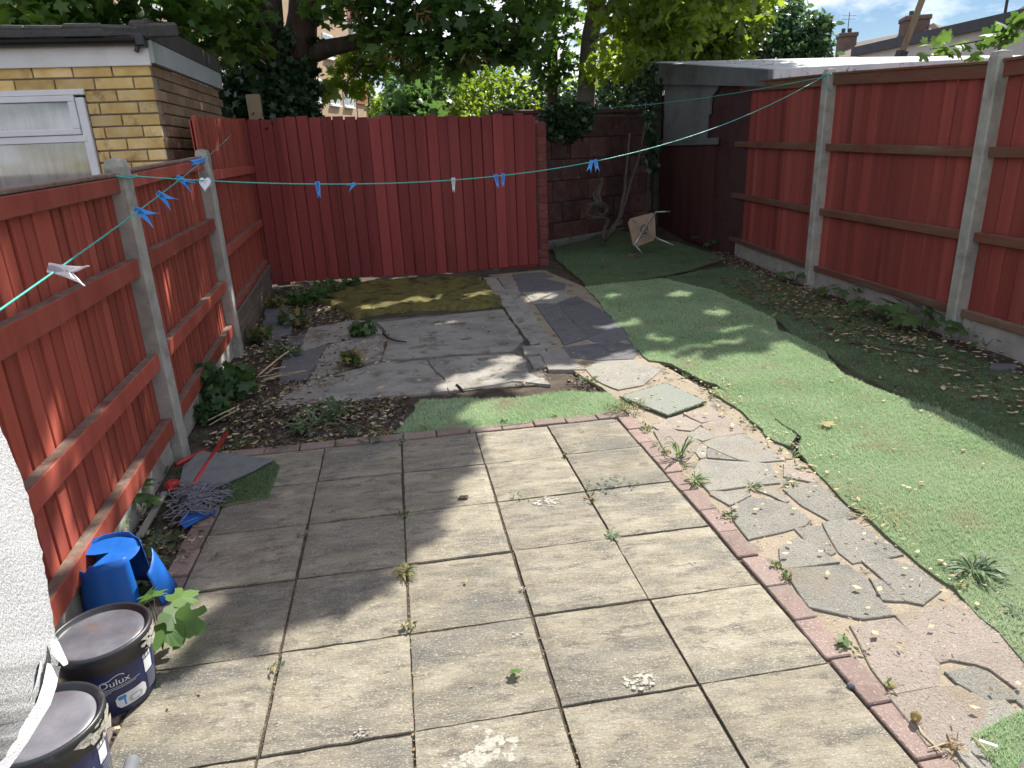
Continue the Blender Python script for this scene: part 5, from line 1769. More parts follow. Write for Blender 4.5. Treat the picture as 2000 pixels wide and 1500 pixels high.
# heart shaped peg
p = onB(tB(401))
hp = thing('clothes_peg', p, 'white heart shaped peg on the sagging line in front of the second left post', 'clothes peg', 'pegs left on the clothes lines')
hv = []
for a in np.linspace(0, 2 * math.pi, 25)[:-1]:
    hx, hy = 16 * math.sin(a) ** 3, 13 * math.cos(a) - 5 * math.cos(2 * a) - 2 * math.cos(3 * a) - math.cos(4 * a)
    hv.append((hx * .0020, hy * .0026 - .015))
n = len(hv)
vs = []
for off in (.006, -.006):
    for (a, b) in hv:
        vs.append(p + cr_ * a + cu_ * b + cr_.cross(cu_) * off)
MB().add(vs, [tuple(range(n)), tuple(range(2 * n - 1, n - 1, -1))] + [(i, n + i, n + (i + 1) % n, (i + 1) % n) for i in range(n)]).build('heart', MT['white_peg'], hp)
for dx, dy, ln_ in ((-.010, -.006, .016), (.004, -.004, .010), (-.004, -.016, .012)):
    q = p + cr_ * dx + cu_ * dy + cr_.cross(cu_) * .0065
    MB().beam(q, q + cr_ * ln_ + cu_ * .004, .002, .003, ch=0).build('grey_mark', MT['tub_grey'], hp)

# ================================================================== PAINT TUBS
def text_mesh(txt, size):
    cu = bpy.data.curves.new('lettering', 'FONT')
    cu.body = txt
    cu.size = size
    cu.align_x = 'CENTER'
    cu.resolution_u = 3
    o = bpy.data.objects.new('lettering', cu)
    COL.objects.link(o)
    dg = bpy.context.evaluated_depsgraph_get()
    me = bpy.data.meshes.new_from_object(o.evaluated_get(dg))
    bpy.data.objects.remove(o)
    v = [tuple(p.co) for p in me.vertices]
    f = [tuple(p.vertices) for p in me.polygons]
    bpy.data.meshes.remove(me)
    return v, f


TH = .230                                      # height of the tub body


def tub(c, face, label, full):
    c = Vector(c)
    t = thing('paint_tub', c, label, 'paint tub', 'empty paint tubs')
    rt, rb = .137, .119
    rad = lambda z: rb + (rt - rb) * z / TH
    MB().lathe(c, [(0, .004), (rb - .008, .002), (rb, .008), (rad(.10), .10), (rad(TH), TH)], 48).build('body', MT['tub_navy'], t, True)
    MB().lathe(c, [(rt + .001, TH - .052), (rt + .006, TH - .050), (rt + .007, TH - .012), (rt + .010, TH - .008), (rt + .011, TH + .010), (rt + .007, TH + .016), (rt + .001, TH + .017),
                   (rt - .003, TH + .013), (rt - .006, TH + .003), (rt - .012, TH - .001)], 64).build('rim', MT['tub_black'], t, True)
    MB().lathe(c, [(rt - .011, TH - .001), (rt - .016, TH + .004), (rt - .03, TH + .006), (.06, TH + .0065), (.0, TH + .007)], 64).build('lid', MT['tub_lid'], t, True)

    def wrap(pts, off):
        r = []
        for (x, z) in pts:
            R0 = rad(z) + off
            a = face + x / .122
            r.append(c + Vector((R0 * math.cos(a), R0 * math.sin(a), z)))
        return r

    def patch(name, x0, x1, z0, z1, m, off, slant=0.0, rnd=0.0):
        n = 10
        vs, fs = [], []
        for i in range(n + 1):
            x = x0 + (x1 - x0) * i / n
            k = 0
            if rnd:
                e = min(x - x0, x1 - x)
                k = rnd - math.sqrt(max(0, rnd ** 2 - max(0, rnd - e) ** 2)) if e < rnd else 0
            s = slant * (x - x0)
            vs += wrap([(x, z0 + k + s), (x, z1 - k + s)], off)
        for i in range(n):
            fs.append((2 * i, 2 * i + 2, 2 * i + 3, 2 * i + 1))
        return MB().add(vs, fs).build(name, MT[m], t, True)
    patch('dark_panel', -.26, -.066, .006, TH - .05, 'tub_black', .0012)
    lab = patch('label_panel', -.006, .088, .030, .078, 'tub_print', .0014, 0, .012)
    patch('label_patch', .001, .024, .060, .074, 'tub_lightblue', .0022, 0, .004)
    patch('label_arc', .016, .021, .036, .060, 'tub_lightblue', .0022)
    patch('label_picture', .028, .074, .036, .060, 'tub_grey', .0020, 0, .012)
    patch('label_picture_core', .038, .064, .041, .056, 'tub_print', .0026, 0, .006)
    patch('side_label', .094, .130, .098, .146, 'tub_print', .0014)
    for k in range(3):
        patch('side_icon', .092 + .013 * k, .102 + .013 * k, .151, .164, 'tub_print', .0014)
    patch('side_small_print', .098, .150, .035, .090, 'tub_grey', .0014) if False else None
    for (x0, x1, z) in ((-.052, .074, .112), (-.052, .060, .106), (-.052, -.010, .100), (-.052, -.022, .095)):
        patch('small_print', x0, x1, z, z + .0016, 'tub_print', .0014)
    for k in range(6):
        patch('side_print', .1, .146, .086 - .010 * k, .088 - .010 * k, 'tub_grey', .0012)
    v, f = text_mesh('Dulux', .033)
    xs = [p[0] for p in v]
    vv = wrap([(p[0] + .004, p[1] + .121) for p in v], .0022)
    MB().add(vv, f).build('brand_lettering', MT['tub_print'], t)
    # the little crest above the name: a swoosh and an outline
    sw = [(-.064, .146), (-.055, .1435), (-.045, .146), (-.036, .151), (-.028, .155), (-.018, .156), (-.008, .153), (-.004, .147), (-.0065, .146), (-.010, .151), (-.018, .1535), (-.027, .1525), (-.036, .1485), (-.045, .1428), (-.055, .1405)]
    h_ = len(sw)
    MB().add(wrap([(x + .036, z + .002) for x, z in sw], .0024), [(i, i + 1, h_ - 2 - i, h_ - 1 - i) for i in range(6)] + [(6, 7, 8)]).build('crest', MT['tub_print'], t)
    # splashes of dried white paint on rim and side
    for k in range(16 if full else 8):
        a = face + .45 + .75 * rng.random() if full else face + .75 + .5 * rng.random()
        z = TH - .045 + .052 * rng.random()
        w_, h_ = .008 + .022 * rng.random(), .004 + .008 * rng.random()
        vs = []
        m = 9
        for i in range(m):
            th = 6.283 * i / m
            k2 = 1 + .4 * rng.normal()
            aa, zz = a + w_ * math.cos(th) * k2 / .13, min(z + h_ * math.sin(th) * k2, TH + .006)
            vs.append(c + Vector(((rt + .0125) * math.cos(aa), (rt + .0125) * math.sin(aa), zz)))
        MB().add(vs, [tuple(range(m))]).build('paint_splash', MT['spilt'], t)
    return t


tub((-.052, -1.895, 0), math.radians(-64), 'navy paint tub with dusty lid standing beside the maple seedling', False)
tub((-.060, -2.265, 0), math.radians(-57), 'nearer navy paint tub with white paint splashed rim at the bottom edge', True)

# ================================================================== BROKEN BLUE BUCKET
bc = Vector((-.225, -1.345, 0))
bk = thing('broken_bucket', bc, 'upturned broken bright blue plastic bucket with a hole in its base', 'bucket')
RB = .112
H = .225


def rads(z):
    return RB + .018 * (1 - z / H)


def sheet(name, a0, a1, top, bot, off=lambda a, z: 0.0, n=26, rows=7):
    vs, fs = [], []
    for layer in (0, -.0028):
        for j in range(rows + 1):
            for i in range(n + 1):
                a = a0 + (a1 - a0) * i / n
                zt, zb_ = top(a), bot(a)
                z = zb_ + (zt - zb_) * j / rows
                r = rads(z) + layer + off(a, z)
                vs.append(bc + Vector((r * math.cos(a), r * math.sin(a), z)))
    m = (rows + 1) * (n + 1)
    I_ = lambda L, j, i: L * m + j * (n + 1) + i
    for j in range(rows):
        for i in range(n):
            fs.append((I_(0, j, i), I_(0, j, i + 1), I_(0, j + 1, i + 1), I_(0, j + 1, i)))
            fs.append((I_(1, j + 1, i), I_(1, j + 1, i + 1), I_(1, j, i + 1), I_(1, j, i)))
    for j in range(rows):
        fs.append((I_(0, j, 0), I_(0, j + 1, 0), I_(1, j + 1, 0), I_(1, j, 0)))
        fs.append((I_(0, j + 1, n), I_(0, j, n), I_(1, j, n), I_(1, j + 1, n)))
    for i in range(n):
        fs.append((I_(0, rows, i), I_(0, rows, i + 1), I_(1, rows, i + 1), I_(1, rows, i)))
        fs.append((I_(1, 0, i), I_(1, 0, i + 1), I_(0, 0, i + 1), I_(0, 0, i)))
    return MB().add(vs, fs).build(name, MT['blue'], bk, True)


R_ = math.radians
jag = lambda a: .006 * mnoise.noise(Vector((a * 9, 2, 0)))
sheet('side_wall', R_(18), R_(325), lambda a: H + jag(a) + (.014 if R_(60) < a < R_(140) else 0) - (.03 if R_(196) < a < R_(250) else 0), lambda a: .0)
sheet('torn_flap', R_(-26), R_(14), lambda a: H * (.62 + .25 * (a - R_(-26)) / R_(40)) + jag(a), lambda a: .002, lambda a, z: .025 + .05 * (1 - z / H), 8)
# the base of the bucket, now on top, with its wedge shaped hole
vs, fs = [(bc.x, bc.y, H - .012)], []
a0, a1 = R_(-112), R_(182)
n = 40
for j, rr in enumerate((.5, .86, .985)):
    for i in range(n + 1):
        a = a0 + (a1 - a0) * i / n
        r = (RB - .004) * rr
        z = H - .014 + (.004 if j == 1 else 0) + .003 * mnoise.noise(Vector((a * 3, j, 0))) + (.012 * math.sin(a - .4) if j else 0)
        vs.append((bc.x + r * math.cos(a), bc.y + r * math.sin(a), z))
for i in range(n):
    fs.append((0, 1 + i, 2 + i))
    for j in range(2):
        p_ = 1 + j * (n + 1) + i
        fs.append((p_, p_ + n + 1, p_ + n + 2, p_ + 1))
MB().add(vs, fs).build('base_disc', MT['blue'], bk, True)
vs = [bc + Vector((.002, .0, H - .014)), bc + Vector((-.02, -.10, H - .022)), bc + Vector((.04, -.108, H - .012)), bc + Vector((.06, -.07, H - .01))]
MB().add(vs, [(0, 1, 2, 3)]).build('base_shard', MT['blue'], bk)
# loose shard of the same bucket
pts = [(352, 1027), (362, 1012), (394, 1000), (408, 1008), (423, 1003), (426, 1006), (410, 1012), (398, 1018), (362, 1040)]
pp = [G(*q) for q in pts]
c = sum(pp, Vector()) / len(pp)
sh = MB().prism([(p.x, p.y) for p in pp], lambda x, y: .016 + .05 * max(0, (c.x - x)), lambda x, y: .020 + .05 * max(0, c.x - x)).build('plastic_shard', MT['blue'])
tag(sh, 'curved blue plastic shard lying on the left border bricks', 'plastic shard')
c = G(347, 1162)
tag(MB().prism(rough_poly([(c.x - .012, c.y - .01), (c.x + .012, c.y - .012), (c.x + .010, c.y + .012), (c.x - .008, c.y + .010)], .01, .003), .0, .008).build('plastic_shard', MT['blue']),
    'small blue plastic chip beside the patio slabs near the bucket', 'plastic shard')

# ================================================================== MOP, BROKEN HANDLES
m0, m1 = G(357, 982, .035), G(443, 846, .03)
mop = thing('mop', m0, 'old string mop with red handle lying across the folded turf', 'mop')
d = (m1 - m0).normalized()
MB().tube([m0 + d * .05, m1], .0135, 12).build('handle', MT['red_handle'], mop, True)
MB().tube([m0 - d * .03, m0 + d * .02, m0 + d * .07], [.02, .024, .017], 12).build('socket', MT['dark_plastic'], mop, True)
hd = G(362, 955, .02)
strands = []
for k in range(110):
    a = rng.normal(.25, .95)
    L = .08 + .15 * rng.random()
    p0 = m0 + Vector((rng.normal(0, .015), rng.normal(.01, .015), -.012 + .012 * rng.random()))
    dr = Vector((math.cos(a), math.sin(a), 0))
    pr_ = Vector((-dr.y, dr.x, 0))
    s1_, s2_ = rng.normal(0, .03), rng.normal(0, .045)
    zb = .018 + .012 * rng.random()
    strands.append([p0, p0 + dr * L * .35 + pr_ * s1_ + Vector((0, 0, zb)), p0 + dr * L * .7 + pr_ * s2_ * 1.2 + Vector((0, 0, zb)), p0 + dr * L + pr_ * (s2_ - s1_) + Vector((0, 0, .004)), p0 + dr * L * .9 + pr_ * (s2_ + .02)])
mb = MB()
for s_ in strands:
    q = []
    for i in range(len(s_) - 1):
        for t_ in (0, .5):
            q.append(s_[i].lerp(s_[i + 1], t_))
    q.append(s_[-1])
    for v in q:
        v.z = max(v.z, .02)
    mb.tube(q, .0026, 5)
stuff(mb.build('mop_strings', MT['mop_yarn'], mop))
rc = G(338, 950, .02)
rh = MB().lathe(rc, [(0, .036), (.024, .033), (.038, .024), (.042, .008), (.040, -.02)], 20)
rh.tube([rc + Vector((-.01, -.02, .03)), rc + Vector((.02, -.09, .012))], [.016, .013], 8)
tag(rh.build('plastic_disc', MT['red_handle']), 'round red plastic mop cap half hidden under the grey mop strings', 'plastic disc')
e0, e1 = G(343, 908, .03), G(400, 880, .02)
tag(MB().tube([e0, e1], .014, 10).build('broken_stick', MT['red_handle'], None, True), 'short broken red handle lying against the left fence post', 'broken stick')
# grey batten leaning along the gravel board
e0, e1 = G(272, 1048, .05), G(322, 962, .02)
tag(MB().beam(e0, e1, .03, .018, ch=.003).build('batten', MT['grey_timber']), 'weathered grey batten lying along the foot of the left fence', 'batten')

# ================================================================== TOWEL AND AIRER, near left
edge = [(-8, 700), (0, 830), (25, 890), (50, 955), (65, 1010), (78, 1065), (90, 1120), (99, 1180), (106, 1230), (117, 1262), (119, 1285), (110, 1306), (104, 1342), (92, 1378), (72, 1410), (48, 1450), (12, 1500), (-30, 1570), (-60, 1640)]
tw = thing('towel', D(-150, 1200, 1.02), 'white terry towel hanging at the near left edge of the picture', 'towel')
rows = len(edge)
cols = 14


def near(px, py, dd):
    r = ray(px, py)
    return Vector(CAM + r / np.linalg.norm(r) * dd)


E2 = []
for i in range(len(edge) - 1):
    for k in range(4):
        t_ = k / 4
        E2.append((edge[i][0] + (edge[i + 1][0] - edge[i][0]) * t_ + 1.2 * rng.normal(), edge[i][1] + (edge[i + 1][1] - edge[i][1]) * t_))
E2.append(edge[-1])


def towel_part(name, o0, o1, m, lift, n):
    vs, fs = [], []
    for L in (0, 1):
        for i, (ex, ey) in enumerate(E2):
            for j in range(n + 1):
                u = o0 + (o1 - o0) * j / n
                dd = 1.02 + .012 * math.sin(u * .013 + ey * .0016) - .0011 * u - .00032 * (ey - 1250) + lift + .010 * L
                px = ex - u * (1 + .15 * math.sin(ey * .004))
                vs.append(near(px, ey + u * .16, dd + .008 * math.sin(ey * .02 + u * .03)))
    m_ = len(E2) * (n + 1)
    for L in (0, 1):
        for i in range(len(E2) - 1):
            for j in range(n):
                q = (L * m_ + i * (n + 1) + j, L * m_ + i * (n + 1) + j + 1, L * m_ + (i + 1) * (n + 1) + j + 1, L * m_ + (i + 1) * (n + 1) + j)
                fs.append(q if L == 0 else q[::-1])
    for i in range(len(E2) - 1):
        for j in (0, n):
            a_, b_ = i * (n + 1) + j, (i + 1) * (n + 1) + j
            q = (a_, b_, m_ + b_, m_ + a_)
            fs.append(q if j == 0 else q[::-1])
    for j in range(n):
        for i in (0, len(E2) - 1):
            a_, b_ = i * (n + 1) + j, i * (n + 1) + j + 1
            q = (a_, b_, m_ + b_, m_ + a_)
            fs.append(q[::-1] if i == 0 else q)
    return MB().add(vs, fs).build(name, MT[m], tw, True)


towel_part('cloth', 0, 460, 'towel', 0, 34)
hem = [(112, 1302), (104, 1342), (92, 1378), (72, 1410), (48, 1450), (12, 1500), (-30, 1570)]
for off0, off1, m_, lift in ((-6, 20, 'towel_hem', -.007), (26, 33, 'towel_hem', -.006)):
    vs, fs = [], []
    for (ex, ey) in hem:
        for L in (0, .006):
            k_ = 1.02 - .00032 * (ey - 1250) + lift
            vs += [near(ex - off0, ey, k_ + L), near(ex - off1, ey - off1 * .35, k_ - .0011 * off1 + L)]
    for i in range(len(hem) - 1):
        a_ = i * 4
        fs += [(a_, a_ + 1, a_ + 5, a_ + 4), (a_ + 2, a_ + 6, a_ + 7, a_ + 3), (a_, a_ + 4, a_ + 6, a_ + 2), (a_ + 1, a_ + 3, a_ + 7, a_ + 5)]
    MB().add(vs, fs).build('hem', MT[m_], tw)
lb = [(98, 1252), (112, 1256), (122, 1278), (131, 1298), (124, 1301), (112, 1288), (102, 1276)]
vs = [near(x, y, 1.0 - .004 * i) for i, (x, y) in enumerate(lb)]
vs += [v + Vector((0, .003, 0)) for v in vs]
n = len(lb)
MB().add(vs, [tuple(range(n)), tuple(range(2 * n - 1, n - 1, -1))] + [(i, n + i, n + (i + 1) % n, (i + 1) % n) for i in range(n)]).build('sewn_label', MT['towel_hem'], tw)
ar = thing('clothes_airer', near(-300, 1500, 1.1), 'grey tubular clothes airer of which one open tube end shows at the bottom left', 'clothes airer')
e0 = near(258, 1487, .92)
e1 = near(238, 1560, .86)
mb = MB().tube([e0, e1], .0072, 14, cap=False).tube([e0, e1], .0060, 14, cap=False)
mb.build('rail', MT['tube_grey'], ar, True)
MB().tube([e0 + (e1 - e0).normalized() * .004, e0 + (e1 - e0).normalized() * .02], .006, 12).build('tube_bore', MT['black'], ar)  # black plug stands in for the shade inside the hollow tube
q0, q1 = near(-440, 720, 1.06), near(-20, 690, 1.05)
MB().tube([q0, q1], .008, 10).build('rail', MT['tube_grey'], ar, True)
MB().tube([q0, Vector((q0.x, q0.y, 0))], .010, 10).build('leg', MT['tube_grey'], ar, True)
MB().tube([e1, Vector((e1.x - .25, e1.y - .15, .5)), Vector((e1.x - .3, e1.y - .2, 0))], .008, 10).build('leg', MT['tube_grey'], ar, True)

# white door frame edge at the lower right
c = near(2000, 1430, .95)
dfm = MB().box((c.x + .045, c.y - .02, 1.02), (.075, .06, 2.05), None, .012).build('door_frame', MT['plastic_white'])
tag(dfm, 'white plastic door frame just entering the picture at the bottom right', 'door frame')

# ================================================================== FOLDING STOOL on its side
T = [D(1226, 428, 10.9), D(1279, 414, 11.0), D(1281, 468, 10.9), D(1238, 484, 10.75)]
sc_ = sum(T, Vector()) / 4
so = thing('folding_stool', (sc_.x, sc_.y, 0), 'small beige folding stool lying on its side with crossed metal legs', 'stool')
nrm = (T[1] - T[0]).cross(T[3] - T[0]).normalized()
if nrm.y > 0:
    nrm = -nrm
q = []
for i in range(4):
    a_, b_ = T[i], T[(i + 1) % 4]
    for k in range(4):
        q.append(a_.lerp(b_, .10 + .80 * k / 3))
vs = [p + nrm * .0 for p in q] + [p - nrm * .05 for p in q]
n = len(q)
MB().add(vs, [tuple(range(n)), tuple(range(2 * n - 1, n - 1, -1))] + [(i, n + i, n + (i + 1) % n, (i + 1) % n) for i in range(n)]).build('seat', MT['seat_beige'], so)
f_ = lambda x, y, k: D(x, y, 10.8 - k)
L1 = [f_(1310, 413, .34), f_(1281, 414, .34), f_(1256, 450, .12), f_(1240, 478, .22), f_(1242, 480, .24), f_(1255, 495, .30)]
L2 = [f_(1236, 430, -.02), f_(1258, 448, .10), f_(1285, 466, .24), f_(1316, 479, .36)]
MB().tube(L1, .0115, 8).build('leg', MT['steel'], so, True)
MB().tube(L2, .0115, 8).build('leg', MT['steel'], so, True)
cc = f_(1258, 448, .07)
MB().tube([cc + Vector((.05 * math.cos(a), 0, .065 * math.sin(a))) for a in np.linspace(0, 6.283, 18)], .007, 6).build('hinge_ring', MT['black'], so, True)
for (x, y, k) in ((1251, 462, .17), (1285, 467, .24)):
    p = f_(x, y, k)
    MB().box(p, (.035, .03, .035), None, .006).build('clip', MT['steel'], so)
c = D(1238, 493, 10.6)
c.z = gz(c.x, c.y)
tag(MB().box((c.x, c.y, c.z + .04), (.16, .10, .075), Euler((.05, .08, .4)).to_matrix(), .012).build('half_brick', MT['low_brick']), 'loose half brick on the turf at the foot of the folding stool', 'brick')

# ================================================================== OLD VINE on the block wall
vn = thing('old_vine', D(1185, 455, 11.2), 'bare twisted vine trunk with a coil of dead stems against the block wall', 'vine')
mb = MB()


def wig(pts, r0, r1, n=8, amp=.02, sd=0):
    Q = []
    for i in range(len(pts) - 1):
        for k in range(5):
            p = pts[i].lerp(pts[i + 1], k / 5)
            Q.append(p + Vector((mnoise.noise(p * 7 + Vector((sd, 0, 0))), mnoise.noise(p * 7 + Vector((0, sd, 3))) * .6, mnoise.noise(p * 7 + Vector((5, sd, 0))))) * amp)
    Q.append(pts[-1])
    return Q, list(np.linspace(r0, r1, len(Q)))


wd = 11.75
for k, (pts, r0, r1) in enumerate([
        ([(1180, 470), (1200, 445), (1212, 415), (1220, 370), (1224, 320), (1230, 260)], .045, .015), ([(1195, 455), (1213, 420), (1228, 370), (1240, 330), (1252, 290), (1262, 240)], .03, .012),
        ([(1178, 470), (1188, 430), (1172, 420), (1160, 405), (1162, 385), (1172, 350)], .04, .015), ([(1183, 465), (1200, 440), (1214, 435), (1214, 428)], .04, .025)]):
    Q, R2 = wig([D(x, y, wd - .1 * (k == 2)) for x, y in pts], r0, r1, sd=k * 3)
    MB().tube(Q, R2, 8).build('stem', MT['vine_bark'], vn, True)
for k in range(9):
    c = D(1166, 412, 11.45)
    a0 = rng.random() * 6
    rr = .11 + .05 * rng.random()
    Q = [c + Vector((rr * 1.25 * math.cos(a0 + a), .05 * math.sin(a * 2 + k), rr * .85 * math.sin(a0 + a) + .02 * math.sin(3 * a + k))) for a in np.linspace(0, 4.6, 18)]
    MB().tube(Q, .012 - .0006 * k, 6).build('coiled_stem', MT['vine_bark'], vn, True)
for k in range(3):
    Q, R2 = wig([D(1168 + 4 * k, 405, 11.45), D(1158 + 6 * k, 380, 11.5), D(1172 + 2 * k, 362, 11.55), D(1172 + 3 * k, 346, 11.6)], .026, .007, sd=20 + k)
    MB().tube(Q, R2, 6).build('coiled_stem', MT['vine_bark'], vn, True)

# ================================================================== PLANTS, WEEDS, LITTER
def seedling(c, n, size, h, label, cat='plant', mat='seedling', group=None, spread=.12, tm=MAPLE_BIG, name='maple_seedling', heads=None):
    t = thing(name, c, label, cat, group)
    c = Vector(c)
    for k in range(n):
        a = 6.283 * k / n + rng.normal(0, .35)
        if heads:
            tip = heads[k]
        else:
            tip = c + Vector((math.cos(a), math.sin(a), 0)) * spread * (.5 + .6 * rng.random()) + Vector((0, 0, h * (.55 + .5 * rng.random())))
        mid = c.lerp(tip, .5) + Vector((0, 0, .25 * (tip - c).length))
        MB().tube([c, mid, tip], [.0022, .0018, .0012], 5).build('stalk', MT['weed'], t)
        # one broad leaf at the end of each stalk
        T_, F_ = tm
        out_ = Vector((tip.x - c.x, tip.y - c.y, 0))
        out_ = out_.normalized() if out_.length > 1e-4 else Vector((1, 0, 0))
        y_ = (out_ + Vector((rng.normal(0, .25), rng.normal(0, .25), -.15 + rng.normal(0, .15)))).normalized()
        z_ = (Vector((rng.normal(0, .25), rng.normal(-.25, .25), 1)) - y_ * Vector((0, 0, 1)).dot(y_)).normalized()
        x_ = y_.cross(z_).normalized()
        z_ = x_.cross(y_)
        s_ = size * (.75 + .5 * rng.random())
        V_ = [tip + (x_ * v[0] + y_ * v[1] + z_ * v[2]) * s_ for v in T_]
        MB().add(V_, [tuple(f) for f in F_]).build('leaf', MT[mat if rng.random() < .75 else 'weed'], t)
    return t


hd = [G(288, 1168, .17), G(300, 1165, .18), G(335, 1175, .17), G(318, 1195, .17), G(340, 1205, .15), G(312, 1218, .14), G(325, 1222, .13)]
seedling(G(318, 1268, 0.0), 7, .105, .17, 'broad leaved maple seedling growing between the navy tub and the patio', heads=hd)
seedling(G(275, 1000, 0), 6, .085, .12, 'pale green maple seedling by the gravel board in front of the mop', spread=.10)
seedling(G(215, 1062, 0), 5, .06, .10, 'small maple seedling behind the blue bucket at the foot of the left fence', spread=.07)
for (px, py, n, s_, h, lab) in [(1552, 548, 9, .10, .16, 'maple seedling cluster left of the far right fence post'), (1645, 585, 9, .11, .18, 'rounded maple seedling cluster just right of the far right post'),
                                (1710, 622, 14, .12, .20, 'large maple seedling cluster midway between the two right posts'), (1765, 630, 9, .11, .17, 'middling maple seedling cluster beside the largest one by the right fence'),
                                (1805, 648, 13, .12, .17, 'maple seedling cluster touching the near right post'), (1893, 655, 6, .09, .12, 'small maple seedling right of the near right post'),
                                (1925, 672, 4, .07, .08, 'tiny dark seedling at the foot of the right gravel board'), (1508, 512, 4, .08, .13, 'thin maple seedling nearest the far end of the right fence'),
                                (1380, 480, 5, .09, .18, 'slender maple seedling by the garage wall at the end of the right fence')]:
    seedling(G(px, py + 4, 0), n, s_, h, lab, mat='weed' if px > 1400 else 'weed_dark', spread=.17, group='maple seedlings along the right fence')


def blades(name, c, n, L, w_, mats, label, spread=1.0, upb=.6, cat='weed', group=None, lobed=False, thing_name='weed'):
    """rosette of strap leaves"""
    c = Vector(c)
    t = thing(thing_name, c, label, cat, group)
    buckets = {}
    for k in range(n):
        a = rng.random() * 6.283
        l_ = L * (.5 + .6 * rng.random())
        u = upb * (.5 + .8 * rng.random())
        d_ = Vector((math.cos(a), math.sin(a), 0))
        s_ = Vector((-d_.y, d_.x, 0))
        c0 = c + d_ * .012 * spread * rng.random() + s_ * rng.normal(0, .008 * spread)
        seg = 5 if not lobed else 9
        vs, fs = [], []
        for i in range(seg + 1):
            x = i / seg
            p = c0 + d_ * l_ * x * (1 - .15 * u) + Vector((0, 0, l_ * u * (x - .75 * x * x) * 1.25 + .004))
            ww = w_ * (.35 + 1.1 * x) * (1 - x ** 3) ** .8 + .0006
            if lobed:
                ww *= (1.5 if i % 2 else .45)
            vs += [p - s_ * ww, p + Vector((0, 0, -.2 * ww)), p + s_ * ww]
        for i in range(seg):
            b_ = 3 * i
            fs += [(b_, b_ + 1, b_ + 4, b_ + 3), (b_ + 1, b_ + 2, b_ + 5, b_ + 4)]
        m_ = mats[int(rng.integers(len(mats)))]
        buckets.setdefault(m_, MB()).add(vs, fs)
    for m_, mb_ in buckets.items():
        o = mb_.build('foliage', MT[m_], t)
        o['kind'] = 'stuff'
    return t


blades('w', G(791, 1122), 60, .062, .0022, ['weed_dry', 'weed', 'weed_dry'], 'tuft of yellowing grass in the joint of the patio slabs', cat='grass tuft', upb=.7, thing_name='grass_tuft')
blades('w', G(1222, 800), 70, .11, .0032, ['weed', 'weed_dry', 'weed'], 'upright yellow green grass tuft at the far corner of the patio', cat='grass tuft', upb=1.1, spread=7, thing_name='grass_tuft')
blades('w', G(1905, 1118), 46, .135, .0050, ['weed', 'weed_silver', 'weed_dark'], 'big strap leaved weed at the edge of the sunlit turf', upb=.75, spread=2)
blades('w', G(1328, 893), 18, .13, .0055, ['weed', 'seedling'], 'upright leafy weed growing beside the red border bricks', upb=1.6)
blades('w', G(1286, 868), 8, .05, .003, ['weed'], 'little weed by the far stretch of border bricks', upb=.9)
blades('w', G(1358, 938), 22, .09, .005, ['weed', 'seedling', 'weed_dry'], 'low spreading weed against the border bricks by the grey stone', upb=.5)
blades('w', G(1470, 950), 14, .06, .004, ['weed'], 'small weed at the lower edge of the speckled grey stone', upb=.5)
blades('w', G(1545, 941), 20, .07, .003, ['weed_silver'], 'grey green star shaped weed in the paving by the turf edge', upb=.4)
blades('w', G(1553, 893), 10, .06, .004, ['weed', 'seedling'], 'small green weed at the corner of the turf strip', upb=1.0)
blades('w', G(1199, 1045), 18, .045, .004, ['weed_silver', 'weed'], 'tiny weed at the crossing of four patio slabs', upb=.4)
blades('w', G(1178, 950), 24, .035, .0035, ['weed_silver', 'weed'], 'mat of tiny weed creeping along a patio joint', upb=.4, spread=5)
blades('w', G(1225, 945), 14, .03, .003, ['weed_silver', 'weed'], 'smaller creeping weed in the same patio joint near the border', upb=.4, spread=4)
blades('w', G(1012, 966), 10, .035, .003, ['weed_silver', 'weed'], 'faint weed in the joint above the white paint splash', upb=.4, spread=3)
blades('w', G(725, 862), 26, .05, .004, ['weed', 'weed_dark'], 'low weed on the border bricks at the far edge of the patio', upb=.5, spread=4)
blades('w', G(655, 870), 12, .03, .003, ['weed', 'seedling'], 'scrap of weed on the far border left of the larger one', upb=.5, spread=3)
blades('w', G(1148, 745), 30, .09, .004, ['weed_dark', 'weed'], 'grassy weed at the end of the concrete piece by the path', upb=.8, spread=3)
blades('w', G(612, 832), 34, .20, .011, ['weed_dark', 'weed', 'weed_silver'], 'large thistle like weed in the bare soil before the concrete', upb=.9, lobed=True, spread=6)
blades('w', G(655, 810), 20, .17, .010, ['weed', 'weed_dark'], 'leafy thistle just behind the largest weed in the soil', upb=1.1, lobed=True, spread=4)
blades('w', G(700, 842), 20, .10, .006, ['weed', 'weed_dark'], 'small loose weed right of the thistles in the soil', upb=.6, lobed=True, spread=5)
blades('w', G(590, 845), 12, .13, .012, ['weed_silver'], 'silvery lobed weed left of the thistles', upb=.7, lobed=True, spread=2)
blades('w', G(470, 868), 16, .07, .004, ['weed', 'seedling'], 'small bright weed beside the red mop handle', upb=.6, lobed=True, spread=2)
blades('w', G(390, 858), 20, .09, .004, ['weed', 'weed_dark'], 'small weed at the foot of the near left post', upb=.7, lobed=True, spread=3)
blades('w', G(330, 930), 26, .10, .004, ['weed_dark', 'weed'], 'grassy weed between the broken handle and the gravel board', upb=.6, spread=5)
blades('w', G(330, 1075), 50, .08, .0028, ['weed', 'weed_dark', 'weed_dry'], 'rough grass beside the left border behind the blue bucket', upb=.5, spread=12, cat='grass tuft', thing_name='grass_tuft')
blades('w', G(1985, 1195), 14, .05, .005, ['weed_dark'], 'small round leaved weed at the right edge of the turf', upb=.6)
blades('w', G(1895, 1135), 12, .07, .003, ['weed_silver', 'weed_dry'], 'grey green weed left of the big strap leaved one', upb=.4)
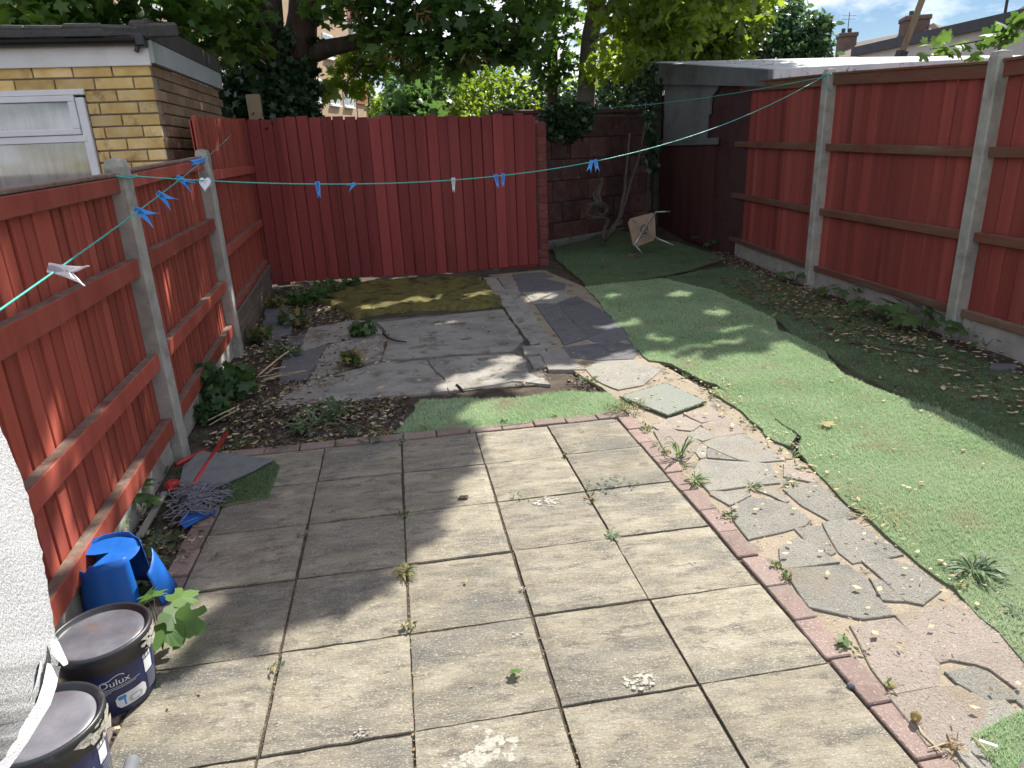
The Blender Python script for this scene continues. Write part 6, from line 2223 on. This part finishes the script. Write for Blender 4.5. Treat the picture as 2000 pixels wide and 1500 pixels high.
blades('w', G(1720, 1010), 26, .10, .0022, ['weed_dry'], 'dry straw coloured tuft in the turf by the path', upb=.5, spread=5, cat='grass tuft', thing_name='grass_tuft')


def shrubby(c, r, h, n, size, tm, mats, label, cat='weed', flat=.6, name='weed'):
    c = Vector(c)
    t = thing(name, c, label, cat)
    for k, m_ in enumerate(mats):
        P = blob((c.x, c.y, c.z + h * .5), r, n // len(mats), flat=h / (2 * r))
        P[:, 2] = np.maximum(P[:, 2], c.z + .01)
        stuff(leaves('foliage', P, size, tm, MT[m_], t, up=.55, hang=.1))
    for k in range(5):
        a = rng.random() * 6.28
        MB().tube([c, c + Vector((math.cos(a) * r * .4, math.sin(a) * r * .4, h * .5)), c + Vector((math.cos(a) * r * .7, math.sin(a) * r * .7, h * .8))], [.004, .003, .0015], 5).build('stem', MT['weed'], t)
    return t


shrubby(G(405, 790), .19, .30, 150, .075, MAPLE, ['weed_dark', 'weed_dark', 'weed'], 'dark leafy weed leaning on the gravel board right of the near left post')
shrubby(G(460, 770), .17, .24, 130, .07, MAPLE, ['weed_dark', 'weed'], 'leafy dark weed spreading over the soil before the sunken slabs')
shrubby(G(420, 815), .14, .12, 90, .06, MAPLE, ['weed', 'weed_dark'], 'low bright leaved weed at the front of the weed patch by the post')
shrubby(G(405, 730), .07, .40, 40, .07, MAPLE, ['weed_dark'], 'tall thin weed climbing the second bay of the left fence')
shrubby(G(462, 680), .06, .55, 150, .035, OVAL, ['weed_silver', 'weed_dark'], 'feathery grey green weed climbing the far left post')
shrubby(G(555, 695), .16, .10, 110, .05, OVAL, ['weed', 'weed_silver', 'weed_dark'], 'creeping weed on the sunken slabs near the far left post')
for (px, py, r, n, lab, mats) in [(600, 590, .30, 150, 'straggly weeds in the back left bed below the fence', ['weed_dark', 'weed']), (640, 572, .22, 100, 'leafy weeds against the left part of the back fence', ['weed', 'weed_silver']),
                                  (575, 632, .18, 100, 'yellowing dandelion like weeds in the back left bed', ['weed_dry', 'weed', 'weed_silver']), (690, 560, .12, 50, 'small weed on the moss edge by the back fence', ['weed_dark']),
                                  (540, 600, .12, 60, 'weed in the corner by the low brick wall', ['weed', 'weed_dry']), (510, 665, .12, 60, 'weed at the foot of the low brick wall by the far post', ['weed', 'weed_dry']),
                                  (705, 655, .12, 60, 'dark sprig of weed at the edge of the concrete pieces', ['weed_dark', 'weed']), (690, 712, .10, 40, 'dry yellow weed in a crack of the concrete', ['weed_dry', 'weed'])]:
    shrubby(G(px, py), r, .13, n, .07, MAPLE, mats, lab)
# long dry stems on the soil at the left
mb = MB()
tws = thing('dead_weed', G(560, 735), 'long pale dry plant stems lying on the soil left of the concrete', 'dead weed')
for (a, b, r) in [((505, 738), (578, 690), .006), ((500, 742), (585, 742), .006), ((510, 750), (575, 745), .005), ((405, 828), (462, 812), .005), ((410, 836), (470, 815), .004), ((520, 735), (560, 730), .006), ((515, 745), (600, 738), .004)]:
    p, q = G(*a), G(*b)
    mid = p.lerp(q, .5) + Vector((rng.normal(0, .02), rng.normal(0, .02), .05))
    p.z, q.z = .02, .06
    MB().tube([p, mid, q], r, 6).build('stem', MT['straw'], tws)
# dark curved twig on the concrete
tag(MB().tube([G(748, 651, .02), G(758, 660, .03), G(776, 666, .02), G(794, 668, .015)], [.012, .011, .009, .006], 7).build('twig', MT['bark'], None, True), 'dark curved twig lying on the broken concrete', 'twig')
tag(MB().tube([G(892, 752, .02), G(900, 760, .025), G(905, 766, .02)], [.010, .012, .006], 6).build('twig', MT['bark'], None, True), 'short dark stub of wood at the front edge of the concrete', 'twig')
tag(MB().tube([G(1660, 670, .01), G(1740, 682, .03), G(1805, 692, .025), G(1838, 698, .02)], [.006, .007, .006, .004], 6).build('twig', MT['bark'], None, True), 'long thin twig lying in the litter by the right fence', 'twig')
tag(MB().tube([G(1738, 672, .012), G(1790, 678, .02), G(1812, 688, .02)], [.005, .006, .004], 6).build('twig', MT['bark'], None, True), 'shorter twig beside the long one in the litter', 'twig')
c = G(1955, 718, .012)
tag(MB().prism(rough_poly([(c.x - .12, c.y - .02), (c.x + .03, c.y - .07), (c.x + .12, c.y - .01), (c.x - .02, c.y + .07)], .05, .012), .0, .03, .006).build('flat_stone', MT['stone_dark']), 'flat grey stone lying in the shaded turf by the right fence', 'stone')
c = G(1662, 1340, 0)
tag(MB().lathe((c.x, c.y, 0), [(.0115, 0), (.012, .004), (.008, .009), (0, .011)], 12).build('pebble', MT['stone_dark'], None, True), 'small dark pebble on the joint beside the border bricks', 'pebble')


def fallen(px, py, size, mat, tm, label, cat='leaf', z=.006, tilt=.25):
    c = G(px, py, z)
    T_, F_ = tm
    a = rng.random() * 6.28
    R2 = Euler((rng.normal(0, tilt), rng.normal(0, tilt), a)).to_matrix()
    mnz = min((R2 @ Vector(v) * size).z for v in T_)
    t = thing('fallen_leaf', c, label, cat)
    MB().add([c + R2 @ (Vector(v) * size) - Vector((0, 0, mnz)) for v in T_], [tuple(f) for f in F_]).build('leaf_blade', MT[mat], t)
    MB().tube([c - Vector((0, 0, mnz)), c + R2 @ Vector((0.01, -.5 * size, 0)) + Vector((0, 0, .004))], .0012, 4).build('leaf_stalk', MT['weed_dry'], t)
    return t


fallen(1007, 1322, .042, 'seedling', MAPLE_BIG, 'fresh green fallen leaf in the middle of the near patio', tilt=.45)
fallen(910, 1131, .026, 'weed_dry', OVAL, 'curled yellow fallen leaf right of the grass tuft on the patio')
fallen(1643, 1247, .05, 'weed', MAPLE_BIG, 'green fallen leaf standing by the border bricks', tilt=.7)
fallen(365, 1078, .04, 'weed_silver', OVAL, 'pale curled leaf on the left border bricks')
fallen(838, 1238, .012, 'deadleaf', OVAL, 'tiny brown leaf scrap below the grass tuft on the patio')
fallen(920, 1338, .014, 'deadleaf', OVAL, 'tiny brown leaf scrap left of the fresh green leaf')
fallen(1607, 832, .09, 'weed_dry', MAPLE, 'pale curled dead leaf lying on the sunlit turf', z=.022)
fallen(388, 1350, .02, 'deadleaf', OVAL, 'dark dead leaf scrap on the slab right of the far tub')
fallen(335, 1380, .02, 'deadleaf', OVAL, 'dark dead leaf scrap on the slab between the two tubs')
fallen(290, 1010, .05, 'weed_dry', MAPLE, 'dry pale leaf by the batten at the left fence')
c = G(1788, 1404, .012)
bd = thing('dry_flower', c, 'dried yellow flower bud on a thin curling stalk beside the border bricks', 'dry flower')
MB().lathe(c, [(.004, -.008), (.013, .0), (.015, .012), (.010, .022), (.004, .026)], 10).build('bud', MT['weed_dry'], bd, True)
MB().tube([c, G(1800, 1430, .008), G(1825, 1455, .006), G(1840, 1470, .01)], .0022, 5).build('stalk', MT['straw'], bd)
c = G(1866, 1455, .015)
bd = thing('dry_flower', c, 'shrivelled brown seed head at the corner of the near turf', 'dry flower')
P = blob(c, .02, 30)
P[:, 2] = np.maximum(P[:, 2], .005)
leaves('petals', P, .024, KEYS, MT['deadleaf'], bd, up=.2, hang=-.4)
MB().tube([c, G(1845, 1452, .01), G(1812, 1462, .006)], .002, 5).build('stalk', MT['straw'], bd)
tag(MB().tube([G(1902, 1440, .03), G(1930, 1468, .03)], .0028, 5).build('straw', MT['straw']), 'yellow straw lying on the near turf corner', 'straw')
tag(MB().beam(G(1912, 1446, .032), G(1948, 1458, .032), .008, .004, ch=0).build('white_stick', MT['white_paint']), 'short white stick lying on the near turf corner', 'stick')

# fine litter: dead leaf scraps, straw and crumbs, far too many to count
def litter(name, label, polys, mats, z=.0, size=.03, seed_tm=DIAM, cat='litter'):
    root = None
    for (poly, n) in polys:
        q = sample(poly, n)
        zz = np.array([max(z, gz(a, b) + z) for a, b in q]) + .004 * rng.random(n)
        P = np.stack([q[:, 0], q[:, 1], zz], -1)
        if root is None:
            root = thing(name, (q[0, 0], q[0, 1], 0), label, cat)
        k = n // len(mats)
        for i, m_ in enumerate(mats):
            stuff(leaves('scraps', P[i * k:(i + 1) * k], size * (.6 + .5 * rng.random()), [KEYS, DIAM, OVAL][(i + n) % 3], MT[m_], root, up=.93, hang=-.0, sv=.45))
    return root


gp = lambda L: [tuple(G(*q).xy) for q in L]
litter('leaf_litter', 'brown leaf litter and twigs over the soil and slabs at the back left', [
    (gp([(470, 690), (540, 560), (700, 550), (690, 620), (760, 640), (740, 720), (600, 770), (500, 800), (400, 830)]), 3600),
    (gp([(390, 880), (470, 780), (800, 770), (780, 850), (600, 870), (440, 885)]), 900), (gp([(690, 615), (985, 595), (940, 545), (640, 560)]), 700),
    (gp([(540, 790), (1080, 745), (1020, 600), (730, 630)]), 420)], ['deadleaf', 'straw', 'twig', 'deadleaf'], z=-.008, size=.042)
litter('leaf_litter', 'brown leaf litter thick along the foot of the right hand fence', [
    ([(4.9, .9), (5.45, .9), (5.62, 3.3), (5.95, 6.1), (5.5, 6.2), (5.3, 4.2), (4.95, 3.0)], 1700), ([(4.6, 1.2), (5.3, 1.0), (5.5, 3.2), (4.9, 4.2), (4.6, 3.2)], 1300), ([(4.4, -1.2), (5.35, -1.2), (5.45, 1.0), (4.5, 1.4)], 900),
    ([(3.4, 4.4), (5.6, 5.2), (5.7, 7.4), (4.2, 7.9)], 260)], ['deadleaf', 'twig', 'straw', 'deadleaf', 'twig'], z=.022, size=.042)
litter('leaf_litter', 'pale dry scraps scattered over the sunlit turf and path', [
    ([(2.95, -2.6), (4.2, -2.6), (4.3, 1.5), (3.0, 1.8)], 190), ([(2.4, -2.6), (2.95, -2.6), (3.0, .2), (2.4, .4)], 190), ([(3.0, 1.8), (4.4, 1.9), (4.4, 4.2), (3.2, 4.2)], 150), ([(2.85, -2.2), (3.02, -2.2), (3.2, .8), (2.9, .9)], 260),
    ([(2.1, .6), (2.95, .6), (3.1, 4.5), (2.3, 5.4)], 330)], ['straw', 'deadleaf', 'straw'], z=.022, size=.021)
litter('leaf_litter', 'dry crumbs and twigs along the left border by the tubs and bucket', [
    (gp([(100, 1200), (280, 1000), (420, 1010), (360, 1100), (300, 1180), (230, 1440), (200, 1400)]), 420), (gp([(320, 1000), (380, 880), (470, 870), (420, 990)]), 160)], ['deadleaf', 'straw', 'twig'], z=.002, size=.026)
litter('joint_grit', 'dark grit and crumbs lodged in the joints of the patio', [([(.444, -2.5), (.456, -2.5), (.456, -1.1), (.444, -1.1)], 330), ([(.894, -2.5), (.906, -2.5), (.906, 0), (.894, 0)], 330), ([(1.344, -2.5), (1.356, -2.5), (1.356, 0), (1.344, 0)], 160)],
       ['twig', 'deadleaf', 'low_brick'], z=-.008, size=.008, cat='grit')


# clods and pebbles in the bare soil
def clods(label, polys, size, mats, z=-.012):
    t = None
    for (poly, n) in polys:
        q = sample(poly, n)
        if t is None:
            t = thing('soil_clods', (q[0, 0], q[0, 1], 0), label, 'soil')
        for m_ in range(len(mats)):
            qq = q[m_::len(mats)]
            k = len(qq)
            base = np.array([(-1, -1, -1), (1, -1, -1), (1, 1, -1), (-1, 1, -1), (-1, -1, 1), (1, -1, 1), (1, 1, 1), (-1, 1, 1)], float) * .5
            V = base[None] * (size * (.3 + rng.random((k, 1, 3)) ** 2 * 1.3)) + rng.normal(0, size * .16, (k, 8, 3))
            V[:, :, 2] = V[:, :, 2] * .6
            V += np.concatenate([qq, np.full((k, 1), z)], 1)[:, None, :]
            Q = np.array([(0, 3, 2, 1), (4, 5, 6, 7), (0, 1, 5, 4), (1, 2, 6, 5), (2, 3, 7, 6), (3, 0, 4, 7)])
            F_ = (Q[None] + (np.arange(k) * 8)[:, None, None]).reshape(-1, 4)
            stuff(npmesh('crumbs', V.reshape(-1, 3), F_, MT[mats[m_]], t))


clods('crumbly clods and small stones in the bare soil at the left', [(gp([(390, 880), (470, 780), (800, 770), (780, 850), (600, 870), (440, 885)]), 900), (gp([(470, 690), (540, 560), (700, 550), (690, 620), (700, 720), (600, 770), (500, 800), (400, 830)]), 900),
       (gp([(100, 1200), (280, 1000), (400, 1010), (350, 1100), (230, 1440), (200, 1400)]), 300)], .022, ['soil', 'soil', 'stone_grey'])
clods('crumbly clods and small stones along the right fence and path edge', [([(5.1, -1.2), (5.38, -1.2), (5.6, 3.3), (5.95, 6.1), (5.6, 6.2)], 500), ([(2.96, -2.2), (3.04, -2.2), (3.28, -.3), (3.12, .8), (2.9, .9)], 260), ([(2.2, .55), (2.9, .6), (2.95, 1.0), (2.1, .85)], 160)],
      .018, ['soil', 'stone_pink', 'soil'])


# scraps of low weed rooted in the joints of paving and kerbs
P = []
for k in range(46):
    if k < 18:
        c = (2.36 + rng.normal(0, .012), -2.4 + 2.5 * rng.random())
    elif k < 30:
        c = (2.95 + rng.normal(0, .03), -2.3 + 3.2 * rng.random())
    elif k < 38:
        c = (.45 * int(rng.integers(1, 5)), -.45 * int(rng.integers(0, 5)) - .45 * rng.random())
    else:
        c = (2.3 * rng.random(), .11 + .02 * rng.random())
    n_ = int(rng.integers(6, 22))
    q = blob((c[0], c[1], .006), .012 + .03 * rng.random(), n_, .35)
    q[:, 2] = np.abs(q[:, 2]) + .002
    P.append(q)
jw = thing('joint_weeds', (2.36, -.5, 0), 'scraps of tiny weed scattered along the paving joints and border bricks', 'weeds')
P = np.vstack(P)
for k, m_ in enumerate(('weed', 'weed_silver', 'weed_dry')):
    stuff(leaves('sprigs', P[k::3], .020, OVAL, MT[m_], jw, up=.55, hang=-.2))
